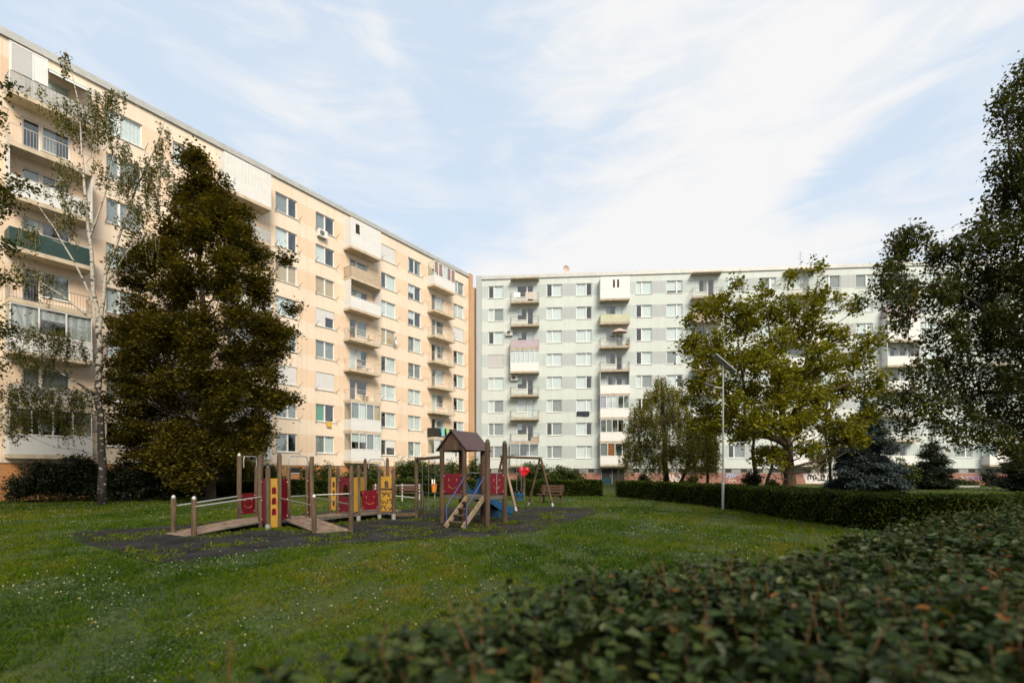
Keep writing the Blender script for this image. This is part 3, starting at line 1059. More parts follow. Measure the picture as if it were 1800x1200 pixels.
# rose parasol on the third balcony of the mint block
o = thing('parasol', 'flat rose parasol opened over a thin-railed balcony of the mint block', 'parasol', at_facade(RC, 3.575 * 4.5 + .55, -.75, zR(2) - 2.33), TH_R)
m_ = MB(); m_.tube([(0, 0, 0), (0, 0, 2.15)], .02, 'white', 6); m_.build('pole', o)
m_ = MB()
for k in range(8):
    a, b_ = 2 * math.pi * k / 8, 2 * math.pi * (k + 1) / 8
    m_.face([(0, 0, 2.2), (.98 * math.cos(a), .7 * math.sin(a), 1.82), (.98 * math.cos(b_), .7 * math.sin(b_), 1.82)], 'rosy')
    m_.face([(.98 * math.cos(a), .7 * math.sin(a), 1.82), (.98 * math.cos(b_), .7 * math.sin(b_), 1.82), (.98 * math.cos(b_), .7 * math.sin(b_), 1.68), (.98 * math.cos(a), .7 * math.sin(a), 1.68)], 'rosy')
m_.build('canopy', o)

# plant pots, a chair and a table on the open balconies of the cream block
M['terracotta'] = mat('terracotta', (.35, .15, .07), .8, .1)
M['potleaf'] = leaf_mat('pot_plant_leaf', [(.05, .09, .02), (.12, .17, .05)])
rg = np.random.default_rng(5)
def pot_plant(A, u, y, z, s, label):
    o = thing('pot_plant', label, 'pot plant', at_facade(A, u, y, z), A.rotation_euler.z, 'pot plants on the balconies')
    b = MB(); b.tube([(0, 0, 0.005), (0, 0, .25 * s)], [.10 * s, .15 * s], 'terracotta', 10); b.build('pot', o)
    c = rg.normal(size=(120, 3)) * np.array([.16, .16, .15]) * s + np.array([0, 0, .45 * s])
    link('foliage', quads_mesh('foliage', leaves_co(c, .11 * s, .05 * s, rg), M['potleaf'], rg.random(120)), o)
pot_plant(L, -3.6 * 4.5 - .2, -.88, zL(5) - 2.15, 1.0, 'small cactus-like pot plant on the empty thin-railed balcony above the glazed ones')
pot_plant(L, -3.6 * 4.5 + .2, -.88, zL(5) - 2.15, .8, 'lower pot plant on the empty thin-railed balcony above the glazed ones')
pot_plant(L, -3.6 * 4.5 - 1.4, -.8, zL(3) - 2.15, 1.3, 'bushy pot plant at the left end of the furnished balcony')
pot_plant(RC, 3.575 * 4.5 + 1.5, -.8, zR(2) - 2.33, 1.2, 'pot plant at the right end of the balcony with the rose parasol')
def small_chair(A, u, y, z, rz, mt, label):
    o = thing('balcony_chair', label, 'chair', at_facade(A, u, y, z), A.rotation_euler.z + rz, 'chairs on the balconies')
    b = MB(); b.box(-.22, .22, -.22, .22, .42, .45, mt); b.build('seat', o)
    b = MB(); b.box(-.22, .22, .19, .22, .46, .88, mt); b.build('backrest', o)
    for sx in (-.2, .2):
        for sy in (-.2, .2):
            b = MB(); b.box(sx - .015, sx + .015, sy - .015, sy + .015, 0, .418, mt); b.build('leg', o)
small_chair(L, -3.6 * 4.5 + .9, -.55, zL(3) - 2.15, .6, 'tan', 'wooden chair on the furnished balcony of the cream block')
small_chair(L, -3.6 * 4.5 - .3, -.55, zL(4) - 2.15, -.3, 'steel_d', 'grey chair in the middle of the thin-railed balcony below the furnished one')
small_chair(L, -3.6 * 4.5 + .7, -.55, zL(4) - 2.15, .4, 'white', 'white chair at the right of the thin-railed balcony below the furnished one')
m_ = MB(); m_.box(-.45, .45, -.2, .2, 0, .55, 'tan'); m_.box(-.47, .47, -.22, .22, .551, .6, 'wood_l')
o = m_.build('wooden_box'); o.location = at_facade(RC, 3.575 * 1.5 + 1.2, -.6, zR(6) - 2.33); o.rotation_euler.z = TH_R
tag(o, 'wooden box on the lowest open balcony of the mint block', 'box')

# satellite dish and the things on the roof of the mint block
def dish(A, u, y, z, r, mt, label, post=.5):
    o = thing('satellite_dish', label, 'satellite dish', at_facade(A, u, y, z), A.rotation_euler.z + .5)
    b = MB()
    prof = [(.0, 0), (.4 * r, -.03), (.75 * r, -.10), (r, -.2)]
    for (ra, ya), (rb, yb) in zip(prof, prof[1:]):
        for k in range(14):
            a, c = 2 * math.pi * k / 14, 2 * math.pi * (k + 1) / 14
            b.face([(ra * math.cos(a), ya, post + ra * math.sin(a)), (ra * math.cos(c), ya, post + ra * math.sin(c)), (rb * math.cos(c), yb, post + rb * math.sin(c)), (rb * math.cos(a), yb, post + rb * math.sin(a))], mt)
    b.build('reflector', o)
    b = MB(); b.tube([(0, .03, 0), (0, .03, post)], .025, 'steel_d', 6); b.tube([(0, 0, post - r), (0, -.45, post)], .012, 'steel_d', 5); b.build('mount', o)
dish(RC, 3.575 * 3.05 - .6, .15, 25.54, .45, 'rosy', 'rose coloured satellite dish on the roof edge of the mint block')
dish(L, -3.6 * 3.5 + .5, -.25, zL(3) - 1.45, .38, 'white', 'white satellite dish at a window of the cream block', .45)
m_ = MB()
m_.tube([(0, 0, 0), (0, 0, 2.2)], .03, 'steel_d', 6)
for k in range(4):
    m_.tube([(-.5 + k * .08, 0, 1.3 + k * .25), (.5 - k * .08, 0, 1.3 + k * .25)], .012, 'steel_d', 5)
o = m_.build('aerial'); o.location = at_facade(RC, upx(1413), .8, 25.36)
tag(o, 'thin television aerial on the roof of the mint block', 'aerial')
for a, b_, lab in ((960, 1003, 'low grey roof hatch left of the rose dish on the mint block'), (1141, 1196, 'low grey roof hatch in the middle of the mint roof'), (1396, 1450, 'low grey roof hatch by the aerial on the mint roof')):
    m_ = MB()
    ua, ub = upx(a), upx(b_)
    m_.box(ua, ub, 2, 5, 25.362, 26.25, 'plinth_grey'); m_.box(ua - .1, ub + .1, 1.9, 5.1, 26.251, 26.34, 'cap')
    o = m_.build('roof_hatch'); o.location = RC.location; o.rotation_euler.z = TH_R
    tag(o, lab, 'roof hatch', 'roof hatches')
# ------------------------------------------------------------------ ground
def inpoly(x, y, poly):
    poly = np.asarray(poly, dtype=float)
    r = np.zeros(len(x), bool)
    j = len(poly) - 1
    for i in range(len(poly)):
        xi, yi = poly[i]
        xj, yj = poly[j]
        c = ((yi > y) != (yj > y)) & (x < (xj - xi) * (y - yi) / (yj - yi + 1e-12) + xi)
        r ^= c
        j = i
    return r

PAD = [G(*p).xy[:] for p in ((90, 942), (130, 951), (180, 964), (232, 978), (275, 990), (330, 989), (400, 978), (500, 964), (600, 957), (700, 951), (780, 946), (860, 943), (930, 937),
                             (985, 922), (1035, 908), (1060, 897), (1040, 893), (960, 891), (880, 890), (760, 892), (690, 897), (560, 901), (450, 909), (400, 915), (345, 919), (290, 925), (200, 931), (140, 935))]
def patch(x, y):
    """0..1: how dry / yellow the turf is"""
    return vnoise(x, y, .16, 3) * .6 + vnoise(x, y, .55, 4) * .4

g = MB()
N_ = 60
xs = np.concatenate([np.linspace(-400, -60, 8), np.linspace(-50, 70, 61), np.linspace(80, 400, 8)])
ys = np.concatenate([np.linspace(-60, -5, 5), np.linspace(-2, 70, 37), np.linspace(80, 600, 9)])
for xa, xb in zip(xs, xs[1:]):
    for ya, yb in zip(ys, ys[1:]):
        pass
def lawn_mat():
    m = mat('lawn_soil_and_turf', (.030, .056, .004), .95, .3, .5, detail=8, col2=(.068, .095, .007))
    nt = m.node_tree
    b = nt.nodes['Principled BSDF']
    tc = nt.nodes.new('ShaderNodeTexCoord')
    n = nt.nodes.new('ShaderNodeTexNoise')
    n.inputs['Scale'].default_value = 9
    n.inputs['Detail'].default_value = 8
    n.inputs['Roughness'].default_value = .75
    nt.links.new(tc.outputs['Object'], n.inputs['Vector'])
    rp = nt.nodes.new('ShaderNodeValToRGB')
    rp.color_ramp.elements[0].position = .35
    rp.color_ramp.elements[0].color = (.25, .25, .25, 1)
    rp.color_ramp.elements[1].position = .7
    rp.color_ramp.elements[1].color = (1.3, 1.3, 1.3, 1)
    nt.links.new(n.outputs['Fac'], rp.inputs['Fac'])
    mx = nt.nodes.new('ShaderNodeMixRGB')
    mx.blend_type = 'MULTIPLY'
    mx.inputs[0].default_value = 1
    old = b.inputs['Base Color'].links[0].from_socket
    nt.links.new(old, mx.inputs[1])
    nt.links.new(rp.outputs[0], mx.inputs[2])
    nt.links.new(mx.outputs[0], b.inputs['Base Color'])
    return m
M['lawn'] = lawn_mat()
g.face([(-500, -100, 0), (500, -100, 0), (500, 700, 0), (-500, 700, 0)], 'lawn')
structure(g.build('ground'))

def pad_mat():
    m = mat('rubber_safety_tiles', (.009, .0085, .009), .95, .4, 1.1, bump=.5, detail=9, col2=(.036, .033, .032), spec=.15, bscale=120)
    nt = m.node_tree
    b = nt.nodes['Principled BSDF']
    tc = nt.nodes.new('ShaderNodeTexCoord')
    mp = nt.nodes.new('ShaderNodeMapping')
    mp.inputs['Rotation'].default_value = (0, 0, R(-34))
    nt.links.new(tc.outputs['Object'], mp.inputs['Vector'])
    br = nt.nodes.new('ShaderNodeTexBrick')
    br.offset = 0
    br.inputs['Scale'].default_value = 1.0
    br.inputs['Brick Width'].default_value = .5
    br.inputs['Row Height'].default_value = .5
    br.inputs['Mortar Size'].default_value = .012
    br.inputs['Color1'].default_value = (1.15, 1.1, 1.15, 1)
    br.inputs['Color2'].default_value = (.75, .75, .78, 1)
    br.inputs['Mortar'].default_value = (.9, 1.0, .55, 1)
    nt.links.new(mp.outputs[0], br.inputs['Vector'])
    mx = nt.nodes.new('ShaderNodeMixRGB')
    mx.blend_type = 'MULTIPLY'
    mx.inputs[0].default_value = 1
    nt.links.new(b.inputs['Base Color'].links[0].from_socket, mx.inputs[1])
    nt.links.new(br.outputs['Color'], mx.inputs[2])
    nt.links.new(mx.outputs[0], b.inputs['Base Color'])
    return m
M['pad'] = pad_mat()
g = MB()
g.prism(PAD, .001, .012, 'pad')
structure(g.build('playground_surface'))

# ------------------------------------------------------------------ hedges (ribbons between two ground lines)
# privet hedge in front of the camera
NEAR_FAR = [(-1.35, .95), (-.93, 1.48), (-.42, 2.18), (.33, 2.86), (1.64, 3.55), (2.95, 4.45), (4.2, 5.3), (6.1, 6.8), (8.9, 8.75), (14, 11.2), (20, 13.6)]
NEAR_NEAR = [(-.8, .5), (-.45, .75), (.05, .8), (.9, .8), (1.9, .9), (3.1, 1.2), (4.6, 1.8), (7.0, 2.9), (10.5, 4.4), (15.5, 6.6), (22, 9.0)]
H2_FRONT = [(6.45, 30.2), (8.5, 23.9), (8.98, 21.6), (9.15, 18.3), (9.3, 15.5), (9.5, 13.4), (10.1, 12.4), (11.4, 11.75), (14, 11.9), (20, 14.4)]
H2_BACK = [(8.1, 30.4), (9.9, 24.1), (10.5, 21.6), (10.7, 18.3), (10.85, 15.5), (10.95, 14.2), (11.2, 13.7), (11.8, 13.3), (13.4, 13.4), (19.4, 15.9)]
H1_FRONT = [(-27, 29.5), (-14, 30.2), (-8, 30.4), (0, 30.7), (5.65, 30.6)]
H1_BACK = [(-27, 30.8), (-14, 31.5), (-8, 31.7), (0, 32.0), (5.7, 31.9)]

def ribbon(A, B, t, s):
    A, B = np.asarray(A), np.asarray(B)
    n = len(A) - 1
    k = np.clip((t * n).astype(int), 0, n - 1)
    f = (t * n - k)[:, None]
    a = A[k] * (1 - f) + A[k + 1] * f
    b = B[k] * (1 - f) + B[k + 1] * f
    return a * (1 - s[:, None]) + b * s[:, None]
def seg_sample(A, B, n, rng):
    """parameters t spread evenly over the ribbon's area"""
    A_, B_ = np.asarray(A), np.asarray(B)
    m = len(A_) - 1
    ar = np.array([np.linalg.norm((A_[i + 1] + B_[i + 1] - A_[i] - B_[i]) / 2) * np.linalg.norm((A_[i] - B_[i] + A_[i + 1] - B_[i + 1]) / 2) for i in range(m)])
    k = rng.choice(m, size=n, p=ar / ar.sum())
    return (k + rng.random(n)) / m
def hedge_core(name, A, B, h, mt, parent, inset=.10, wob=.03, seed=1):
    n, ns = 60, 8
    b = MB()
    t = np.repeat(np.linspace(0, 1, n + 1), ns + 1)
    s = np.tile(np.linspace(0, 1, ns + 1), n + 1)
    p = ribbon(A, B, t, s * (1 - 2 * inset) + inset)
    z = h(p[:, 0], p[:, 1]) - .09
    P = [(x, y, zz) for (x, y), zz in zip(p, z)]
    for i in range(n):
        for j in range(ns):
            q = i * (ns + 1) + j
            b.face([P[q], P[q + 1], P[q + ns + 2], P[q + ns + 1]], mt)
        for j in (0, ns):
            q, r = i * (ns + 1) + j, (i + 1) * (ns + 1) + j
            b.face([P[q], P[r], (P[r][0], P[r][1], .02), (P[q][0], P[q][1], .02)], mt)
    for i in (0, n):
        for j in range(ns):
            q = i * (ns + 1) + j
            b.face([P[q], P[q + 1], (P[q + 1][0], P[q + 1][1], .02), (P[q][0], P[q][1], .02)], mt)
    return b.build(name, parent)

M['core_shade'] = mat('hedge_core_shade', (.004, .006, .002), 1, .4, 14, col2=(.012, .014, .005), spec=0.0)  # dark solid body added inside the hedges to block light, shade in its colour
M['near_leaf'] = leaf_mat('glossy_privet_leaf', [(.007, .015, .002), (.018, .034, .005), (.037, .058, .011), (.062, .084, .024), (.095, .085, .012), (.16, .062, .011)], .44, .25, .26)
M['shoot'] = mat('red_brown_shoot', (.075, .034, .010), .7, .4, 8, col2=(.16, .068, .020))
M['box_leaf'] = leaf_mat('clipped_hedge_leaf', [(.012, .020, .003), (.025, .042, .004), (.050, .070, .007), (.095, .100, .010)], .6, .3, .1)

def h_near(x, y):
    return .975 + .11 * (vnoise(x, y, 1.1, 11) - .5) + .08 * (vnoise(x, y, .33, 12) - .5) + .05 * (vnoise(x, y, 2.6, 13) - .5) - .06 * np.clip((y - 5) / 6, 0, 1)
rg = np.random.default_rng(21)
near = thing('privet_hedge', 'broad leafy hedge with red-brown shoots filling the near right foreground', 'hedge', (0, 0, 0), 0)
hedge_core('shade_core', NEAR_FAR, NEAR_NEAR, h_near, 'core_shade', near, .06)
def leaf6(c, n, t, L, Wd, fold):
    """pointed oval leaves folded along the midrib: two quads each"""
    b = np.cross(n, t)
    L = L[:, None]; Wd = Wd[:, None]
    base, tip = c, c + t * L - n * L * .12
    m1, m2 = c + t * L * .32, c + t * L * .70 - n * L * .04
    up = n * Wd * fold
    l1, l2 = m1 + b * Wd * .5 + up, m2 + b * Wd * .40 + up
    r1, r2 = m1 - b * Wd * .5 + up, m2 - b * Wd * .40 + up
    q1 = np.stack([base, l1, l2, tip], 1)
    q2 = np.stack([tip, r2, r1, base], 1)
    return np.concatenate([q1, q2], 0)
# leafy shoots on the top: stem with leaves set alternately
def unit(v):
    return v / (np.linalg.norm(v, axis=1, keepdims=True) + 1e-9)
def shoots(n, smin, smax, leafL, tsel, nl, hmin, hmax):
    t = seg_sample(NEAR_FAR, NEAR_NEAR, n * 6, rg)
    s = rg.random(n * 6)
    p = ribbon(NEAR_FAR, NEAR_NEAR, t, s)
    d = np.hypot(p[:, 0], p[:, 1])
    k = np.where((d > smin) & (d < smax))[0][:n]
    p = p[k]
    z = h_near(p[:, 0], p[:, 1])
    n = len(p)
    base = np.column_stack([p, z - .10])
    dirn = unit(np.column_stack([rg.normal(size=(n, 2)) * .28, np.ones(n)]))
    ln = rg.uniform(hmin, hmax, n) * (.4 + 1.2 * rg.random(n) ** 2)
    stems = []
    for a, dd, l in zip(base, dirn, ln):
        stems.append((Vector(a), Vector(a) + Vector(dd) * float(l + .10)))
    cs, ns_, ts, Ls, rn = [], [], [], [], []
    az0 = rg.uniform(0, 6.28, n)
    tone = rg.random(n)
    for j in range(nl):
        f = (j + .6) / nl
        az = az0 + j * 2.5 + rg.normal(size=n) * .3
        c = base + dirn * ((ln + .08) * f + .02)[:, None]
        out = np.column_stack([np.cos(az), np.sin(az), rg.uniform(-.15, .55, n)])
        tt = unit(out)
        nn = unit(np.column_stack([rg.normal(size=(n, 2)) * .35, np.ones(n)]))
        nn = unit(nn - tt * (nn * tt).sum(1, keepdims=True))
        cs.append(c); ns_.append(nn); ts.append(tt)
        Ls.append(leafL * rg.uniform(.45, 1.4, n) * (1 - .35 * f))
        rn.append(np.clip(tone * .25 + rg.random(n) * .38 + (rg.random(n) > .965) * .6, 0, 1))
    return stems, np.concatenate(cs), np.concatenate(ns_), np.concatenate(ts), np.concatenate(Ls), np.concatenate(rn)
stems, c, n_, t_, L_, r_ = shoots(1300, .9, 4.6, .074, None, 9, .02, .10)
s2, c2, n2, t2, L2, r2 = shoots(4200, 4.6, 13, .078, None, 7, .02, .08)
co = np.concatenate([leaf6(c, n_, t_, L_, L_ * rg.uniform(.5, .68, len(L_)), .16), leaf6(c2, n2, t2, L2, L2 * .6, .16)], 0)
rn = np.concatenate([r_, r_, r2, r2])
# leaves lying over the rest of the top and hanging on the flanks
def flank(A, B, h, n, Lf, rng, top=.5, jit=.05):
    t = seg_sample(A, B, n, rng)
    side = rng.random(n)
    s = np.where(side < top, rng.random(n), np.where(rng.random(n) < .62, 0.0, 1.0))
    p = ribbon(A, B, t, s)
    p += rng.normal(size=p.shape) * jit
    hh = h(p[:, 0], p[:, 1])
    z = np.where(side < top, hh - rng.random(n) * .09, hh * rng.random(n) ** .8)
    return np.column_stack([p, z]), Lf * rng.uniform(.6, 1.3, n)
s4, c4, n4, t4_, L4, r4 = shoots(330, .9, 9, .066, None, 8, .05, .15)
co = np.concatenate([co, leaf6(c4, n4, t4_, L4, L4 * .58, .16)], 0)
rn = np.concatenate([rn, r4, r4])
c3, L3 = flank(NEAR_FAR, NEAR_NEAR, h_near, 52000, .068, rg, .74)
nn = unit(np.column_stack([rg.normal(size=(len(c3), 2)) * .7, np.ones(len(c3))]))
tt = unit(np.cross(nn, rg.normal(size=nn.shape)))
co = np.concatenate([co, leaf6(c3, nn, tt, L3, L3 * .6, .15)], 0)
r3 = np.clip(rg.random(len(c3)) * .5 + (rg.random(len(c3)) > .985) * .5, 0, 1)
rn = np.concatenate([rn, r3, r3])
link('foliage', quads_mesh('foliage', co, M['near_leaf'], rn), near)
b = MB()
for i, (p, q) in enumerate(stems[::3]):
    b.tube([p, p.lerp(q, .5) + Vector((.004, .003, 0)), q + Vector((0, 0, .012))], [.0036, .0030, .0016], 'shoot', 5, False)
for p, q in s4 + s2[::6]:
    b.tube([p, q + Vector((0, 0, .015))], [.005, .0022], 'shoot', 3, False)
b.build('shoots', near)

def clipped_hedge(A, B, H, label, n, Lf, seed):
    rng = np.random.default_rng(seed)
    o = thing('clipped_hedge', label, 'hedge', (0, 0, 0))
    h = lambda x, y: H + .07 * (vnoise(x, y, .5, seed) - .5) + .06 * (vnoise(x, y, 1.8, seed + 1) - .5)
    hedge_core('shade_core', A, B, h, 'core_shade', o, .07, seed=seed)
    c, Ls = flank(A, B, h, n, Lf, rng, .42, .045)
    # the cut ends
    m = n // 18
    for tv in (0.0, 1.0):
        p = ribbon(A, B, np.full(m, tv), rng.random(m)) + rng.normal(size=(m, 2)) * .045
        c = np.concatenate([c, np.column_stack([p, h(p[:, 0], p[:, 1]) * rng.random(m)])])
        Ls = np.concatenate([Ls, Lf * rng.uniform(.6, 1.3, m)])
    tone = vnoise(c[:, 0], c[:, 1] + c[:, 2], .8, seed + 5)
    link('foliage', quads_mesh('foliage', leaves_co(c, Ls, Ls * .62, rng, .2), M['box_leaf'], tone * .45 + rng.random(len(c)) * .5), o)
    return o
clipped_hedge(H2_FRONT, H2_BACK, 1.0, 'long clipped dark hedge behind the lamp post on the right of the lawn', 60000, .075, 31)
clipped_hedge(H1_FRONT, H1_BACK, 1.03, 'straight clipped hedge behind the swings in front of the apartment blocks', 42000, .095, 32)

# ------------------------------------------------------------------ grass
rg = np.random.default_rng(8)
def lawn_points(n, y0, y1, pw=1.0):
    y = y0 + (y1 - y0) * rg.random(n) ** pw
    x = (rg.random(n) * 2.5 - 1.25) * (y + 1.5)
    return x, y
near_poly = np.concatenate([np.array(NEAR_FAR), np.array(NEAR_NEAR)[::-1]])
h2_poly = np.concatenate([np.array(H2_FRONT), np.array(H2_BACK)[::-1]])
h1_poly = np.concatenate([np.array(H1_FRONT), np.array(H1_BACK)[::-1]])
def keep_lawn(x, y, pad=True):
    k = ~inpoly(x, y, near_poly) & ~inpoly(x, y, h2_poly) & ~inpoly(x, y, h1_poly)
    if pad:
        sh = .5 * (vnoise(x, y, .7, 61) - .5) * vnoise(x, y, .2, 62) + .22 * (vnoise(x, y, 2.2, 63) - .5)
        k &= ~inpoly(x + rg.normal(size=len(x)) * .10 + sh, y + rg.normal(size=len(x)) * .12 + sh * 1.6, PAD)
    return k
def blades(x, y, h, w, lean=.5):
    n = len(x)
    az = rg.uniform(0, 6.283, n)
    fx, fy = np.cos(az), np.sin(az)
    la = rg.uniform(0, 6.283, n)
    ln = np.abs(rg.normal(size=n)) * lean * h
    b0 = np.column_stack([x - fx * w / 2, y - fy * w / 2, np.zeros(n)])
    b1 = np.column_stack([x + fx * w / 2, y + fy * w / 2, np.zeros(n)])
    mx, my = np.cos(la) * ln, np.sin(la) * ln
    m0 = np.column_stack([x + mx * .35 + fx * w * .38, y + my * .35 + fy * w * .38, h * .62])
    tp = np.column_stack([x + mx, y + my, h])
    return np.stack([b0, b1, m0, tp], 1)
parts, tones = [], []
for n, y0, y1, hb, wb in ((150000, 2.0, 7, .052, .0050), (190000, 7, 13, .058, .0085), (170000, 13, 22, .062, .015), (90000, 22, 36, .07, .026), (24000, 36, 58, .09, .06)):
    x, y = lawn_points(n, y0, y1)
    k = keep_lawn(x, y)
    x, y = x[k], y[k]
    d = patch(x, y)
    bare = vnoise(x, y, .33, 17)
    k = rg.random(len(x)) < np.where(bare > .80, .35, 1.0)
    x, y, d = x[k], y[k], d[k]
    tuft = vnoise(x, y, 1.3, 19)
    h = hb * (.55 + .8 * rg.random(len(x))) * (.7 + .6 * tuft)
    parts.append(blades(x, y, h, wb * rg.uniform(.7, 1.3, len(x))))
    tones.append(np.clip(d * .75 + rg.random(len(x)) * .42 - .16 + (rg.random(len(x)) > .97) * .5, 0, 1))
M['grass'] = leaf_mat('grass_blade', [(.020, .050, .002), (.041, .083, .002), (.070, .116, .003), (.118, .130, .006), (.19, .145, .03)], .7, .3, .08)
o = link('grass', quads_mesh('grass', np.concatenate(parts), M['grass'], np.concatenate(tones)))
o['kind'] = 'stuff'
tag(o, 'short mown lawn grass with drier yellow patches around the playground', 'grass')
# weeds in the joints of the rubber tiles
x, y = lawn_points(150000, 8, 21.5)
k = inpoly(x, y, PAD)
x, y = x[k], y[k]
a = R(-34)
ux, uy = x * math.cos(a) - y * math.sin(a), x * math.sin(a) + y * math.cos(a)
gx, gy = np.abs((ux / .5) % 1 - .5), np.abs((uy / .5) % 1 - .5)
joint_ = np.maximum(gx, gy) > .47
wn = vnoise(x, y, .30, 41) * .6 + vnoise(x, y, 1.1, 42) * .4
k = (joint_ & (wn > .44)) | (wn > .66)
x, y = x[k], y[k]
for (wx, wy, wn_, ws) in ((-6.95, 13.35, 260, .16), (-6.6, 13.55, 420, .22), (-6.25, 13.55, 260, .2), (-.15, 14.95, 200, .16), (.15, 15.4, 160, .2), (-1.6, 14.4, 120, .3), (-4.6, 16.2, 160, .3)):
    x = np.concatenate([x, wx + rg.normal(size=wn_) * ws])
    y = np.concatenate([y, wy + rg.normal(size=wn_) * ws * .7])
o = link('weeds', quads_mesh('weeds', blades(x, y, rg.uniform(.02, .075, len(x)), rg.uniform(.012, .024, len(x)), 1.0), M['grass'], rg.uniform(.3, .9, len(x))))
o.location.z = .011
o['kind'] = 'stuff'
tag(o, 'weeds and grass growing in the joints of the dark rubber tiles', 'weeds')
# clover: small flat leaves and white flower heads in drifts
x, y = lawn_points(200000, 2.5, 16, .8)
cl = vnoise(x, y, .22, 51) * .55 + vnoise(x, y, .8, 52) * .45
k = keep_lawn(x, y) & (cl > .55)
x, y = x[k], y[k]
c = np.column_stack([x, y, rg.uniform(.02, .055, len(x))])
M['clover'] = leaf_mat('clover_leaf', [(.025, .055, .014), (.05, .095, .03), (.085, .13, .05)], .5, .25, .35)
sz = .017 + .0009 * y
o = link('clover', quads_mesh('clover', leaves_co(c, sz, sz * .9, rg, .8), M['clover'], rg.random(len(x))))
o['kind'] = 'stuff'
tag(o, 'drifts of low clover leaves in the near lawn', 'clover')
x, y = lawn_points(8000, 3.0, 26, .8)
cl = vnoise(x, y, .22, 51) * .5 + vnoise(x, y, .8, 52) * .5
k = keep_lawn(x, y) & (cl + rg.normal(size=len(x)) * .09 > .58)
x, y = x[k], y[k]
M['flower'] = mat('clover_flower', (.34, .31, .20), .8, .15, 9, col2=(.50, .46, .33))
b = MB()
pts_, qs = [], []
r = rg.uniform(.005, .0095, len(x)) * np.clip(.75 + y * .03, .9, 1.5)
z = rg.uniform(.055, .085, len(x))
O = np.column_stack([x, y, z])
E = np.eye(3)
for sx in (-1, 1):
    for sy in (-1, 1):
        for k2 in (-1, 1):
            A_ = O + r[:, None] * E[0] * sx
            B_ = O + r[:, None] * E[1] * sy
            C_ = O + r[:, None] * E[2] * k2
            mid = O + r[:, None] * (E[0] * sx + E[1] * sy + E[2] * k2) * .62
            qs.append(np.stack([A_, mid, C_, (A_ + C_) / 2 * 1.0], 1))
            qs.append(np.stack([B_, mid, A_, (A_ + B_) / 2], 1))
            qs.append(np.stack([C_, mid, B_, (B_ + C_) / 2], 1))
o = link('clover_flowers', quads_mesh('clover_flowers', np.concatenate(qs), M['flower']))
o['kind'] = 'stuff'
tag(o, 'small white clover flower heads scattered over the lawn', 'clover flowers')

# dry leaves lying on the tiles and the turf
x, y = lawn_points(1600, 6, 24)
k = (~inpoly(x, y, near_poly)) & (~inpoly(x, y, h2_poly))
x, y = x[k], y[k]
c = np.column_stack([x, y, np.where(inpoly(x, y, PAD), .018, .05)])
M['dry_leaf'] = leaf_mat('dry_fallen_leaf', [(.10, .06, .02), (.20, .14, .05), (.28, .22, .10)], .8, .1, .1)
sz = rg.uniform(.03, .06, len(x))
o = link('fallen_leaves', quads_mesh('fallen_leaves', leaves_co(c, sz, sz * .7, rg, 1.6), M['dry_leaf'], rg.random(len(x))))
o['kind'] = 'stuff'
tag(o, 'small dry leaves scattered over the tiles and the lawn', 'fallen leaves')
# ------------------------------------------------------------------ playground
def P(px, Y):
    return Vector(((px - CX) / F * Y, Y, 0))
def zat(py, Y):
    return EYE + (HY - py) / F * Y

def post(parent, p, top, r=.062, cap='cap_d', mt='wood', name='post', foot=None, z0=0.0):
    b = MB()
    b.tube([(p.x, p.y, z0), (p.x, p.y, top - .012), (p.x, p.y, top)], [r, r, r * .86], mt, 14)
    o = b.build(name, parent, True)
    if cap:
        c = MB()
        c.tube([(p.x, p.y, top + .001), (p.x, p.y, top + .03), (p.x, p.y, top + .062), (p.x, p.y, top + .085)], [r * .78, r * .78, r * .62, r * .2], cap, 12)
        c.build('post_cap', o, True)
    if foot:
        c = MB()
        c.tube([(p.x, p.y, .0), (p.x, p.y, foot)], r + .012, 'steel', 12)
        c.build('metal_foot', o)
    return o
def frame2(a, b):
    """matrix: x along a->b on the ground, z up, y across"""
    d = (b - a)
    d.z = 0
    d.normalize()
    return Matrix(((d.x, -d.y, 0, a.x), (d.y, d.x, 0, a.y), (0, 0, 1, 0), (0, 0, 0, 1))), (b - a).length
